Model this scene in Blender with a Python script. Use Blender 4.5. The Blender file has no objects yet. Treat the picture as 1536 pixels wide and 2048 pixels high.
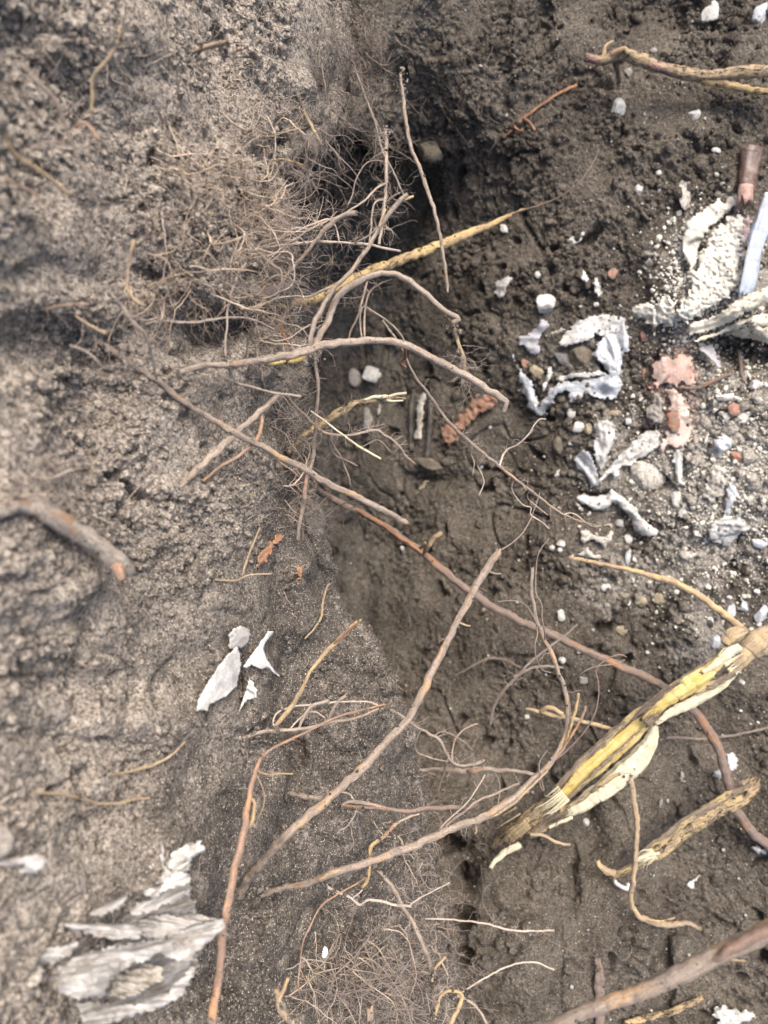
import bpy, math, random
import numpy as np
from math import radians
# ---------------------------------------------------------------- scene, camera, light
scene = bpy.context.scene
W, H = 1536.0, 2048.0
LENS = 26.0
F = LENS / 36.0 * H
cam_d = bpy.data.cameras.new('camera')
cam = bpy.data.objects.new('camera', cam_d)
scene.collection.objects.link(cam)
cam.location = (0, 0, 0); cam.rotation_euler = (0, 0, 0)      # looking straight down into the pit
cam_d.sensor_fit = 'VERTICAL'; cam_d.sensor_height = 36.0; cam_d.sensor_width = 27.0
cam_d.lens = LENS
cam_d.clip_start = 0.01; cam_d.clip_end = 100
cam_d.dof.use_dof = True; cam_d.dof.focus_distance = 0.80; cam_d.dof.aperture_fstop = 4.0
scene.camera = cam
SUN_EL, SUN_AZ = 58.0, 70.0        # azimuth measured from +x towards +y
world = bpy.data.worlds.new('World'); scene.world = world
world.use_nodes = True
wn = world.node_tree.nodes; wl = world.node_tree.links
sky = wn.new('ShaderNodeTexSky'); sky.sky_type = 'NISHITA'; sky.sun_disc = False
sky.sun_elevation = radians(SUN_EL); sky.sun_rotation = radians(90 - SUN_AZ)
sky.air_density = 1.0; sky.dust_density = 6.0; sky.ozone_density = 0.6
wn['Background'].inputs[1].default_value = 0.15
wl.new(sky.outputs[0], wn['Background'].inputs[0])
sun_d = bpy.data.lights.new('sun', 'SUN'); sun = bpy.data.objects.new('sun', sun_d)
scene.collection.objects.link(sun)
sun_d.energy = 1.3; sun_d.angle = radians(24); sun_d.color = (1.0, 0.95, 0.88)
sx = math.cos(radians(SUN_EL)) * math.cos(radians(SUN_AZ)); sy = math.cos(radians(SUN_EL)) * math.sin(radians(SUN_AZ))
from mathutils import Vector
sun.rotation_euler = Vector((sx, sy, math.sin(radians(SUN_EL)))).to_track_quat('Z', 'Y').to_euler()
scene.view_settings.view_transform = 'Standard'; scene.view_settings.look = 'None'
scene.view_settings.gamma = 1.0; scene.view_settings.exposure = 1.23
scene.cycles.max_bounces = 5; scene.cycles.diffuse_bounces = 3
scene.cycles.use_denoising = True
COL = scene.collection

# ---------------------------------------------------------------- maths
rngp = np.random.RandomState(7)
PERM = rngp.permutation(256).astype(np.int32); PERM = np.concatenate([PERM, PERM, PERM])
GR = rngp.normal(size=(256, 3)); GR /= np.linalg.norm(GR, axis=1)[:, None]; GR = GR.astype(np.float32)
def perlin(p):
    p = np.asarray(p, np.float32)
    i = np.floor(p).astype(np.int32); f = p - i; i &= 255
    s = f * f * f * (f * (f * 6 - 15) + 10)
    out = np.zeros(len(p), np.float32)
    for dx in (0, 1):
        wx = s[:, 0] if dx else 1 - s[:, 0]
        a = PERM[(i[:, 0] + dx) & 255]
        for dy in (0, 1):
            wy = wx * (s[:, 1] if dy else 1 - s[:, 1])
            b = PERM[a + ((i[:, 1] + dy) & 255)]
            for dz in (0, 1):
                w = wy * (s[:, 2] if dz else 1 - s[:, 2])
                g = GR[PERM[b + ((i[:, 2] + dz) & 255)]]
                out += w * (g[:, 0] * (f[:, 0] - dx) + g[:, 1] * (f[:, 1] - dy) + g[:, 2] * (f[:, 2] - dz))
    return out * 1.6
def nz(p, wavelength, seed=0):
    return perlin(np.asarray(p) / wavelength + seed * 17.31 + 3.7)
def P(u, v, d):
    u = np.asarray(u, float); v = np.asarray(v, float); d = np.asarray(d, float)
    return np.stack([(u - W / 2) * d / F, (H / 2 - v) * d / F, -d + 0 * u], -1)

# ---------------------------------------------------------------- mesh and object helpers
def mesh_np(name, V, faces, attrs=None, smooth=True):
    V = np.asarray(V, np.float32)
    me = bpy.data.meshes.new(name)
    me.vertices.add(len(V)); me.vertices.foreach_set('co', V.ravel())
    faces = [np.asarray(f, np.int32) for f in (faces if isinstance(faces, list) else [faces]) if len(f)]
    loops = np.concatenate([f.ravel() for f in faces])
    tot = np.concatenate([np.full(len(f), f.shape[1], np.int32) for f in faces])
    st = np.concatenate([[0], np.cumsum(tot)[:-1]]).astype(np.int32)
    me.loops.add(len(loops)); me.loops.foreach_set('vertex_index', loops)
    me.polygons.add(len(tot)); me.polygons.foreach_set('loop_start', st); me.polygons.foreach_set('loop_total', tot)
    me.polygons.foreach_set('use_smooth', np.full(len(tot), smooth, bool))
    if attrs:
        for k, a in attrs.items():
            a = np.asarray(a, np.float32)
            at = me.attributes.new(k, 'FLOAT_VECTOR' if a.ndim == 2 else 'FLOAT', 'POINT')
            at.data.foreach_set('vector' if a.ndim == 2 else 'value', a.ravel())
    me.update(); me.validate()
    return me
def link(name, me, mat=None, parent=None, **tags):
    o = bpy.data.objects.new(name, me); COL.objects.link(o)
    if mat and me and not me.materials: me.materials.append(mat)
    if parent: o.parent = parent
    for k, v in tags.items():
        if v: o[k] = v
    return o
def empty(name, loc, **tags):
    o = bpy.data.objects.new(name, None); COL.objects.link(o); o.empty_display_size = .01
    o.location = [float(c) for c in loc]
    for k, v in tags.items():
        if v: o[k] = v
    return o
def link_under(name, me, mat, parent, **tags):
    """child of an Empty: mesh is in world coordinates, shifted to the parent's origin"""
    me.transform(__import__('mathutils').Matrix.Translation(-parent.location))
    return link(name, me, mat, parent, **tags)

class Bag:
    """collects pieces of geometry that become ONE mesh"""
    def __init__(s): s.V = []; s.Q = []; s.T = []; s.B = []; s.n = 0
    def add(s, V, Q=None, T=None, B=None):
        s.V.append(V)
        if Q is not None and len(Q): s.Q.append(np.asarray(Q) + s.n)
        if T is not None and len(T): s.T.append(np.asarray(T) + s.n)
        s.B.append(B if B is not None else np.asarray(V)); s.n += len(V)
    def mesh(s, name, smooth=True):
        fs = []
        if s.Q: fs.append(np.concatenate(s.Q))
        if s.T: fs.append(np.concatenate(s.T))
        return mesh_np(name, np.concatenate(s.V), fs, {'bark': np.concatenate(s.B)}, smooth)

def catmull(pts, step):
    pts = np.asarray(pts, float)
    if len(pts) < 2: return pts
    p = np.vstack([2 * pts[0] - pts[1], pts, 2 * pts[-1] - pts[-2]])
    out = []
    for i in range(1, len(p) - 2):
        n = max(2, int(np.linalg.norm((p[i + 1] - p[i])[:3]) / step))
        t = np.linspace(0, 1, n, endpoint=False)[:, None]
        out.append(.5 * ((2 * p[i]) + (-p[i - 1] + p[i + 1]) * t + (2 * p[i - 1] - 5 * p[i] + 4 * p[i + 1] - p[i + 2]) * t ** 2
                         + (-p[i - 1] + 3 * p[i] - 3 * p[i + 1] + p[i + 2]) * t ** 3))
    out.append(p[-2][None]); return np.vstack(out)
def tube(bag, C, R, sides=5, flat=1.0, knob=0.0, seed=0.0, ridge=0.0):
    C = np.asarray(C, float); n = len(C); R = np.broadcast_to(np.asarray(R, float), (n,))
    T = np.gradient(C, axis=0); T /= np.linalg.norm(T, axis=1)[:, None] + 1e-12
    S = np.cross(T, np.array([0.02, 0.03, 1.0])); S /= np.linalg.norm(S, axis=1)[:, None] + 1e-9
    N = np.cross(S, T)
    L = np.concatenate([[0], np.cumsum(np.linalg.norm(np.diff(C, axis=0), axis=1))])
    th = np.arange(sides) * 2 * math.pi / sides
    c, s = np.cos(th), np.sin(th)
    rr = np.repeat(R[:, None], sides, 1)
    rm = float(R.mean()) + 1e-6
    B = np.stack([np.broadcast_to(c * rm, (n, sides)), np.broadcast_to(s * rm, (n, sides)), np.broadcast_to(L[:, None] + seed * .13, (n, sides))], -1).reshape(-1, 3)
    if knob:
        k = nz(B * [1, 1, .5], rm * 2.2, 1 + seed) * .5 + nz(B * [1, 1, .5], rm * .8, 2 + seed) * .45 + nz(B * [.4, .4, 1], rm * .9, 3 + seed) * min(.35, .0016 / rm)
        rr = rr * (1 + knob * k.reshape(n, sides))
    if ridge:
        rr = rr * (1 + ridge * nz(B * [1, 1, .06], rm * .45, 4 + seed).reshape(n, sides))
    V = C[:, None, :] + S[:, None, :] * (c * rr)[:, :, None] + N[:, None, :] * (s * rr * flat)[:, :, None]
    V = V.reshape(-1, 3)
    i = np.arange(n - 1)[:, None] * sides; j = np.arange(sides)[None]; jn = (j + 1) % sides
    Q = np.stack([i + j, i + jn, i + sides + jn, i + sides + j], -1).reshape(-1, 4)
    if sides >= 12:                       # broken, splintered end instead of a smooth cap
        rs_ = np.random.RandomState(int(abs(seed) * 7) % 9973)
        V[(n - 1) * sides:n * sides] += T[-1] * (rs_.uniform(-.5, 1.1, sides) * R[-1])[:, None]
    V = np.vstack([V, C[:1] - T[:1] * R[0] * .3, C[-1:] + T[-1:] * R[-1] * (-.1 if sides >= 12 else .35)]); B = np.vstack([B, [[0, 0, L[0]]], [[0, 0, L[-1]]]])
    a = n * sides; jj = np.arange(sides); jm = (jj + 1) % sides
    Tr = np.vstack([np.stack([jm, jj, np.full(sides, a)], -1), np.stack([(n - 1) * sides + jj, (n - 1) * sides + jm, np.full(sides, a + 1)], -1)])
    bag.add(V, Q, Tr, B)

# ---------------------------------------------------------------- materials
def new_mat(name):
    m = bpy.data.materials.new(name); m.use_nodes = True
    nt = m.node_tree; b = nt.nodes['Principled BSDF']
    b.inputs['Roughness'].default_value = .9; b.inputs['Specular IOR Level'].default_value = .25
    return m, nt, b
def nd(nt, typ, **kw):
    n = nt.nodes.new(typ)
    for k, v in kw.items():
        if k.startswith('i_'): n.inputs[k[2:].replace('_', ' ')].default_value = v
        else: setattr(n, k, v)
    return n
def noise_n(nt, vec, scale, detail=3, rough=.6, dist=0.0):
    n = nd(nt, 'ShaderNodeTexNoise'); n.inputs['Scale'].default_value = scale; n.inputs['Detail'].default_value = detail
    n.inputs['Roughness'].default_value = rough; n.inputs['Distortion'].default_value = dist
    nt.links.new(vec, n.inputs['Vector']); return n.outputs['Fac']
def ramp_n(nt, fac, stops, interp='LINEAR'):
    r = nd(nt, 'ShaderNodeValToRGB'); e = r.color_ramp.elements; r.color_ramp.interpolation = interp
    while len(e) < len(stops): e.new(.5)
    for k, (p, c) in enumerate(stops):
        e[k].position = p; e[k].color = (*c, 1) if not isinstance(c, (int, float)) else (c, c, c, 1)
    nt.links.new(fac, r.inputs[0]); return r.outputs[0]
def mix_n(nt, fac, a, b, mode='MIX'):
    m = nd(nt, 'ShaderNodeMix', data_type='RGBA', blend_type=mode)
    for s, v in ((0, fac), (6, a), (7, b)):
        if isinstance(v, bpy.types.NodeSocket): nt.links.new(v, m.inputs[s])
        elif s == 0: m.inputs[0].default_value = v
        else: m.inputs[s].default_value = (*v, 1)
    return m.outputs[2]
def bump_n(nt, bsdf, h, strength, dist):
    b = nd(nt, 'ShaderNodeBump'); b.inputs['Strength'].default_value = strength; b.inputs['Distance'].default_value = dist
    nt.links.new(h, b.inputs['Height'])
    prev = bsdf.inputs['Normal']
    if prev.is_linked: nt.links.new(prev.links[0].from_socket, b.inputs['Normal'])
    nt.links.new(b.outputs[0], prev)

def soil_mat(name, dark, mid, pale, grain, pale_amt, grain_scale=900, grain_amt=.30, pale_z=False, powder=()):
    m, nt, b = new_mat(name)
    co = nd(nt, 'ShaderNodeTexCoord').outputs['Object']
    n1 = noise_n(nt, co, 9, 5, .62); n2 = noise_n(nt, co, 60, 5, .7); n3 = noise_n(nt, co, 330, 5, .85)
    base = ramp_n(nt, n2, [(.30, dark), (.56, mid), (.80, pale)])
    dry = ramp_n(nt, n1, [(.5 - pale_amt * .22, 0.0), (.5 - pale_amt * .22 + .22, 1.0)])
    blot = noise_n(nt, co, 190, 4, .75)
    if pale_z:      # bank colour is paler near the top, darker deeper down and towards -y
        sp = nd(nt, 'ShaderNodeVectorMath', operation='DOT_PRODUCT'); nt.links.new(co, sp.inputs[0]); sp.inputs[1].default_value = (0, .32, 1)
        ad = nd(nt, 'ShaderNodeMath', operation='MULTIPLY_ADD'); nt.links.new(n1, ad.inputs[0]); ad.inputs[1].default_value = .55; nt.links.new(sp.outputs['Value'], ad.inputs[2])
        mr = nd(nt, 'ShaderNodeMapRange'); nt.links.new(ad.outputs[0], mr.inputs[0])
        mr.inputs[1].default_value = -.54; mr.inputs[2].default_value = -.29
        dry = mr.outputs[0]  # weight of the pale tone: noise plus the height gradient
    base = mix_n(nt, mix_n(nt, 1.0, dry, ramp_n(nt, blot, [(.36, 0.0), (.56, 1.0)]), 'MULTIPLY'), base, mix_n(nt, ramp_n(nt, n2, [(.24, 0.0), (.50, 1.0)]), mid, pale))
    base = mix_n(nt, 1.0, base, ramp_n(nt, n3, [(.34, .38), (.5, 1.0), (.66, 1.65)]), 'MULTIPLY')
    for (px, py, rx, ry, amt, *pc) in powder:      # pale powder of crumbled plaster lying in patches
        mp = nd(nt, 'ShaderNodeMapping'); nt.links.new(co, mp.inputs[0]); mp.inputs['Location'].default_value = (-px / rx, -py / ry, 0); mp.inputs['Scale'].default_value = (1 / rx, 1 / ry, 0)
        ln = nd(nt, 'ShaderNodeVectorMath', operation='LENGTH'); nt.links.new(mp.outputs[0], ln.inputs[0])
        nn = noise_n(nt, co, 34, 6, .75)
        su = nd(nt, 'ShaderNodeMath', operation='MULTIPLY_ADD'); nt.links.new(ln.outputs['Value'], su.inputs[0]); su.inputs[1].default_value = -.28; nt.links.new(nn, su.inputs[2])
        base = mix_n(nt, mix_n(nt, 1.0, ramp_n(nt, su.outputs[0], [(.20, 0.0), (.36, amt)]), ramp_n(nt, n3, [(.35, .35), (.6, 1.0)]), 'MULTIPLY'), base, pc[0] if pc else (.45, .42, .37))
    vo = nd(nt, 'ShaderNodeTexVoronoi'); vo.inputs['Scale'].default_value = grain_scale; nt.links.new(co, vo.inputs['Vector'])
    sep = nd(nt, 'ShaderNodeSeparateColor'); nt.links.new(vo.outputs['Color'], sep.inputs[0])
    sel = ramp_n(nt, sep.outputs[0], [(1 - grain_amt, 0.0), (1 - grain_amt + .06, 1.0)])
    sel = mix_n(nt, 1.0, sel, ramp_n(nt, vo.outputs['Distance'], [(.3, 1.0), (.55, 0.0)]), 'MULTIPLY')
    base = mix_n(nt, sel, base, ramp_n(nt, sep.outputs[1], [(0.0, mid), (.6, grain), (1.0, (.42, .39, .34))]))
    drk = ramp_n(nt, sep.outputs[2], [(.12, .45), (.3, 1.0)])
    base = mix_n(nt, 1.0, base, drk, 'MULTIPLY')
    nt.links.new(base, b.inputs['Base Color'])
    b.inputs['Roughness'].default_value = .95; b.inputs['Specular IOR Level'].default_value = .12
    bump_n(nt, b, n3, .9, .0020)
    bump_n(nt, b, vo.outputs['Distance'], .5, .0006)
    return m
# ---------------------------------------------------------------- terrain: the cut earth bank and the pit floor
M_bank = soil_mat('bank_soil', (.066, .056, .047), (.116, .102, .088), (.39, .342, .288), (.44, .39, .33), .9, 620, .34, pale_z=True)
M_floor = soil_mat('pit_soil', (.050, .043, .034), (.086, .074, .060), (.140, .122, .101), (.26, .24, .20), .45, 640, .16,
                   powder=[(.505, .055, .105, .18, .9), (.50, .36, .08, .11, .7), (.449, .174, .035, .085, .8, (.46, .31, .25)), (.368, .083, .06, .08, .6), (.33, .235, .07, .07, .35), (.40, -.10, .10, .07, .45), (.50, -.20, .06, .07, .5)])
M_crumb = soil_mat('soil_crumbs', (.046, .039, .031), (.080, .068, .056), (.128, .112, .094), (.26, .24, .20), .4, 640, .16,
                   powder=[(.505, .055, .105, .18, .9), (.50, .36, .08, .11, .7), (.449, .174, .035, .085, .8, (.46, .31, .25)), (.368, .083, .06, .08, .6), (.33, .235, .07, .07, .35)])

EDGE = np.array([(-500, 700), (-200, 680), (0, 660), (60, 650), (130, 655), (200, 645), (238, 636), (262, 600), (300, 540), (340, 545), (400, 556),
    (450, 530), (500, 520), (560, 530), (620, 550), (700, 565), (800, 574), (880, 570), (930, 558), (1000, 586), (1050, 602), (1100, 622),
    (1160, 645), (1200, 670), (1250, 697), (1300, 727), (1350, 745), (1400, 762), (1450, 796), (1500, 818), (1550, 826), (1600, 830),
    (1700, 838), (1760, 850), (1850, 872), (1950, 890), (2048, 902), (2600, 950)], float)
def edge(v): return np.interp(v, EDGE[:, 0], EDGE[:, 1])
def bumps(u, v, L):
    d = np.zeros_like(u)
    for (a, b, su, sv, amp) in L: d += amp * np.exp(-((u - a) / su) ** 2 - ((v - b) / sv) ** 2)
    return d
BANK_B = [(230, 360, 200, 200, -.02), (450, 430, 110, 180, -.035), (430, 655, 120, 38, .045), (110, 690, 120, 45, .03), (195, 800, 50, 110, .028), (340, 850, 90, 120, -.025),
          (60, 880, 80, 90, -.015), (230, 1160, 60, 60, .02), (60, 1130, 120, 60, -.012), (150, 1360, 160, 30, .014), (250, 1440, 200, 30, -.014), (420, 1180, 60, 160, -.012),
          (110, 1480, 80, 60, .018), (690, 1580, 100, 170, -.035), (590, 1500, 22, 110, .035), (500, 1790, 60, 60, .03), (480, 1370, 14, 60, .025),
          (440, 1900, 50, 100, .025), (580, 80, 70, 120, -.02), (430, 130, 50, 140, .025), (60, 60, 60, 30, .008), (240, 60, 100, 60, -.02),
          (540, 1120, 40, 220, .028), (520, 820, 50, 120, .02), (640, 1900, 100, 90, -.02), (120, 1620, 120, 60, .02), (300, 1720, 90, 70, -.015)]
def bank_depth(u, v):
    d = np.interp(u, [-1000, -400, 0, 200, 400, 500, 580, 650, 850, 1000], [.25, .36, .47, .555, .65, .715, .80, .855, .94, 1.0])
    return d + bumps(u, v, BANK_B)
FL = np.array([(500, -200, 1.0), (700, -50, .99), (880, 20, 1.06), (900, 200, 1.12), (1000, 100, 1.14), (1200, 100, 1.15), (1500, 100, 1.12),
    (650, 420, 1.75), (740, 420, 1.60), (600, 560, 1.75), (820, 430, 1.34), (900, 400, 1.22), (1100, 300, 1.16), (1400, 400, 1.12), (690, 650, 1.62),
    (800, 620, 1.38), (900, 620, 1.27), (1100, 600, 1.18), (1500, 600, 1.1), (650, 800, 1.62), (750, 850, 1.42), (850, 900, 1.35), (1000, 900, 1.25),
    (1200, 900, 1.18), (1500, 900, 1.12), (620, 1000, 1.6), (750, 1050, 1.42), (900, 1100, 1.3), (1200, 1200, 1.2), (1500, 1200, 1.15),
    (700, 1250, 1.42), (820, 1350, 1.3), (1000, 1350, 1.22), (1300, 1500, 1.18), (900, 1550, 1.27), (890, 1700, 1.10), (1020, 1720, 1.12),
    (1050, 1850, 1.07), (1150, 1920, 1.05), (915, 1850, 1.0), (1400, 1800, 1.15), (1350, 2000, 1.1), (930, 2000, .99), (870, 1950, .99), (700, 1900, 1.25),
    (1700, 300, 1.08), (1700, 1000, 1.08), (1700, 1800, 1.08), (1000, 2400, 1.05), (1400, -300, 1.1), (1500, 2300, 1.05), (450, 1000, 1.7),
    (450, 1500, 1.4), (450, 400, 1.8), (450, 2200, 1.3), (2100, 1000, 1.0), (2100, 0, 1.0), (2100, 2000, 1.0), (450, -600, 1.0), (1200, -700, 1.0)], float)
FL_B = [(835, 300, 40, 34, -.05), (560, 1770, 1, 1, 0), (932, 1745, 20, 34, .10), (925, 1840, 18, 18, .06), (1146, 1750, 9, 60, .05), (1070, 1880, 60, 90, -.025), (930, 1905, 10, 12, .04), (1120, 1960, 7, 90, .03), (905, 1685, 34, 16, .10), (1180, 1690, 40, 60, .05),
        (1170, 1620, 30, 30, .03), (1440, 680, 60, 40, .06), (1500, 720, 60, 40, .05), (1270, 1080, 60, 40, .02), (870, 960, 50, 14, .03),
        (1330, 40, 90, 60, .02), (1080, 40, 20, 60, .03), (1030, 90, 12, 90, -.02), (1240, 240, 60, 40, -.01), (1330, 1920, 14, 120, .03), (1290, 1880, 30, 80, -.03)]
def floor_depth(u, v):
    num = np.zeros_like(u); den = np.zeros_like(u) + 1e-9
    for (a, b, d) in FL:
        w = np.exp(-(((u - a) ** 2 + (v - b) ** 2) / (2 * 105.0 ** 2))) + 2e-4 / (1 + ((u - a) ** 2 + (v - b) ** 2) / 1e5) ** 2
        num += w * d; den += w
    d = num / den
    wob = 10 * np.sin(u / 23.0) + 6 * np.sin(u / 9.0 + 1)
    wob2 = 12 * np.sin(v / 31.0)
    m = 1 / (1 + np.exp(-np.clip((292 + wob - v) / 6, -40, 40))) / (1 + np.exp(-np.clip((795 + wob2 - u) / 16, -40, 40)))
    chunk = .93 + (u - 650) * .0006 + .04 * np.clip((v - 200) / 90, 0, 1) ** 2 + .05 * np.exp(-((u - 668) / 12) ** 2)
    d = d * (1 - m) + chunk * m
    return d + bumps(u, v, FL_B)

def grid_faces(r, c):
    i = np.arange(r - 1)[:, None] * c; j = np.arange(c - 1)[None]
    return np.stack([i + j, i + c + j, i + c + j + 1, i + j + 1], -1).reshape(-1, 4)
def normals_grid(G):
    du = np.gradient(G, axis=1); dv = np.gradient(G, axis=0)
    n = np.cross(dv, du); n /= np.linalg.norm(n, axis=2)[:, :, None] + 1e-12
    return n
def smooth_grid(n, k):
    for _ in range(k):
        n = (n + np.roll(n, 1, 0) + np.roll(n, -1, 0) + np.roll(n, 1, 1) + np.roll(n, -1, 1)) / 5
    return n / (np.linalg.norm(n, axis=2)[:, :, None] + 1e-12)
def soil_relief(p, kind):
    q = p.copy()
    warp = np.stack([nz(p, .05, 11), nz(p, .05, 12), nz(p, .05, 13)], -1) * .012
    q = q + warp
    if kind == 'bank':
        q = q * [1, 1, .6]
        rough = np.clip(.55 + 1.9 * nz(q, .085, 9), .06, 1.6)          # crumbly patches between smooth slumped ones
        smooth = np.clip((p[:, 0] + .205) / .06, 0, 1) * np.clip((.16 - p[:, 1]) / .10, 0, 1)     # cleanly cut by the spade low down
        rough = rough * (1 - .72 * smooth)
        h = nz(q, .13, 1) * .020 + nz(q, .05, 2) * .009
        h += (np.abs(nz(q, .021, 3)) - .25) * .0050 * rough + nz(q, .013, 8) * .0030 * rough
        h += nz(q, .0075, 4) * .0022 * rough
        h += (nz(q, .0042, 5) * .0016 + nz(q, .0022, 6) * .0011) * (.45 + .55 * rough)
        cr = 1 - np.abs(nz(q, .06, 21)) * 9                       # cracks
        h -= np.clip(cr, 0, 1) * .006 * np.clip(nz(q, .13, 22) * 3, 0, 1)
        pit = nz(q, .017, 30) - .30; h -= np.clip(pit, 0, .3) * .06 * np.clip(.4 + 2.4 * nz(q, .10, 31), 0, 1) * (1 - .7 * smooth)
        lump = np.clip(nz(q, .038, 33) - .12, 0, 1); h += lump ** .7 * .011
    else:
        rough = np.clip(.40 + 1.9 * nz(q, .10, 9) + 1.2 * np.clip(p[:, 1] - .15, 0, .4), .03, 1.6)
        h = nz(q, .15, 1) * .018 + nz(q, .06, 2) * .010
        h += nz(q, .026, 3) * .0060 * rough + (np.abs(nz(q, .017, 13)) - .25) * .0060 * rough
        h += nz(q, .010, 4) * .0036 * (.3 + .8 * rough)
        h += nz(q, .0055, 5) * .0026 * (.45 + .6 * rough) + nz(q, .0030, 6) * .0017
        pit = nz(q, .028, 30) - .40; h -= np.clip(pit, 0, .3) * .09 * np.clip(.4 + 2 * nz(q, .14, 31), 0, 1)
        cr = 1 - np.abs(nz(q, .09, 21)) * 12
        h -= np.clip(cr, 0, 1) * .012 * np.clip(nz(q, .13, 22) * 3, 0, 1)
    return h

# bank: columns run from beyond the frame to the overhanging edge, then curl under it
NR, NC, NK = 1250, 560, 90
vv = np.concatenate([np.linspace(-1100, -160, 50, endpoint=False), np.linspace(-160, 2210, NR - 100, endpoint=False), np.linspace(2210, 3300, 50)])
E = edge(vv) + 5 * nz(np.stack([vv * 0, vv, vv * 0], -1), 38.0, 3) + 3 * nz(np.stack([vv * 0, vv, vv * 0], -1), 13.0, 4) + np.clip((vv - 1600) / 200, 0, 1) * (9 * nz(np.stack([vv * 0, vv, vv * 0], -1), 55.0, 7) + 5 * nz(np.stack([vv * 0, vv, vv * 0], -1), 21.0, 8))
a = np.concatenate([np.linspace(0, .42, 45, endpoint=False), np.linspace(.42, 1, NC - 45)])
U = -1000 + (E[:, None] + 1000) * a[None]; VV = np.repeat(vv[:, None], NC, 1)
D = bank_depth(U, VV)
rnd = np.clip((a - .965) / .035, 0, 1)[None] ** 2 * .03                       # edge rolls over
D = D + rnd
G = P(U, VV, D)
t = np.linspace(0, 1, NK + 1)[1:]
ang = np.clip(t * 3.2, 0, 1) * radians(150)
e0 = G[:, -1]
curl = np.stack([.016 * np.sin(ang), 0 * ang, -.022 * (1 - np.cos(ang))], -1)
tail = np.clip(t - .31, 0, 1)[:, None] * np.array([-.36, 0, -.42])
G = np.concatenate([G, e0[:, None] + curl[None] + tail[None]], 1)
e_now = (P(E, vv, D[:, -1]))
Nn = smooth_grid(normals_grid(G), 6)
if Nn[600, 100, 2] < 0: Nn = -Nn
Gf = G.reshape(-1, 3); hb = soil_relief(Gf, 'bank')
BV = Gf + Nn.reshape(-1, 3) * hb[:, None]
me = mesh_np('earth_bank', BV, grid_faces(NR, NC + NK))
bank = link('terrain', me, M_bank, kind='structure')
BN = normals_grid(BV.reshape(NR, NC + NK, 3)).reshape(-1, 3)
if BN[:, 2].mean() < 0: BN = -BN

NR2, NC2 = 1250, 900
vf = np.concatenate([np.linspace(-1100, -160, 50, endpoint=False), np.linspace(-160, 2210, NR2 - 100, endpoint=False), np.linspace(2210, 3200, 50)]); uf = np.concatenate([np.linspace(420, 1620, NC2 - 60, endpoint=False), np.linspace(1620, 2700, 60)])
U2, V2 = np.meshgrid(uf, vf)
D2 = floor_depth(U2, V2)
G2 = P(U2, V2, D2); N2 = smooth_grid(normals_grid(G2), 25)
if N2[600, 600, 2] < 0: N2 = -N2
hf = soil_relief(G2.reshape(-1, 3), 'floor')
FV = G2.reshape(-1, 3) + N2.reshape(-1, 3) * hf[:, None]
me = mesh_np('pit_floor', FV, grid_faces(NR2, NC2))
floor = link('ground', me, M_floor, kind='structure')
FN = normals_grid(FV.reshape(NR2, NC2, 3)).reshape(-1, 3)
if FN[:, 2].mean() < 0: FN = -FN

# depth of the first visible soil under a pixel, at 4 px
CELL = 4; gw, gh = int(W / CELL) + 60, int(H / CELL) + 60
ZB = np.full((gh, gw), 9.0); ZBANK = np.full((gh, gw), 9.0)
def raster(V, Z):
    d = -V[:, 2]; u = V[:, 0] / d * F + W / 2; v = H / 2 - V[:, 1] / d * F
    i = (v / CELL).astype(int) + 30; j = (u / CELL).astype(int) + 30
    ok = (i >= 0) & (i < gh) & (j >= 0) & (j < gw)
    np.minimum.at(Z, (i[ok], j[ok]), d[ok])
raster(BV, ZB); ZBANK = ZB.copy(); raster(FV, ZB)
def surf(u, v):
    i = np.clip((np.asarray(v, float) / CELL).astype(int) + 30, 0, gh - 1); j = np.clip((np.asarray(u, float) / CELL).astype(int) + 30, 0, gw - 1)
    return ZB[i, j]
def surf_s(u, v, r=3):
    """local near-side depth: lower quartile over a small window"""
    i = int(np.clip(v / CELL + 30, r, gh - 1 - r)); j = int(np.clip(u / CELL + 30, r, gw - 1 - r))
    w = ZB[i - r:i + r + 1, j - r:j + r + 1].ravel()
    return float(np.percentile(w[w < 8], 35)) if (w < 8).any() else 1.2
print('terrain ok', ZB[30:-30, 30:-30].max())

# ---- loose crumbs of soil: nobody could count them
def ico(sub):
    import bmesh
    bm = bmesh.new(); bmesh.ops.create_icosphere(bm, subdivisions=sub, radius=1)
    V = np.array([v.co[:] for v in bm.verts]); T = np.array([[v.index for v in f.verts] for f in bm.faces]); bm.free()
    return V, T
ICO1, ICO2, ICO3 = ico(1), ico(2), ico(3)
def scatter(name, pos, nor, size, base, seed, mat, label, cat='soil'):
    rs = np.random.RandomState(seed); V0, T0 = base; K = 10; n = len(pos)
    variants = []
    for k in range(K):
        v = V0 * (1 + .42 * nz(V0, .9, k)[:, None] + .25 * nz(V0, .4, k + 30)[:, None]) * rs.uniform(.65, 1.15, 3)
        variants.append(v)
    variants = np.array(variants)
    vi = rs.randint(0, K, n)
    q = rs.normal(size=(n, 4)); q /= np.linalg.norm(q, axis=1)[:, None]
    w, x, y, z = q.T
    R = np.array([[1 - 2 * (y * y + z * z), 2 * (x * y - z * w), 2 * (x * z + y * w)], [2 * (x * y + z * w), 1 - 2 * (x * x + z * z), 2 * (y * z - x * w)],
                  [2 * (x * z - y * w), 2 * (y * z + x * w), 1 - 2 * (x * x + y * y)]]).transpose(2, 0, 1)
    V = np.einsum('nij,nkj->nki', R, variants[vi]) * size[:, None, None] + (pos + nor * size[:, None] * .25)[:, None]
    T = T0[None] + (np.arange(n) * len(V0))[:, None, None]
    me = mesh_np(name, V.reshape(-1, 3), T.reshape(-1, 3), None, base is not ICO1)
    return link(name, me, mat, kind='stuff', label=label, category=cat)
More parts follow.
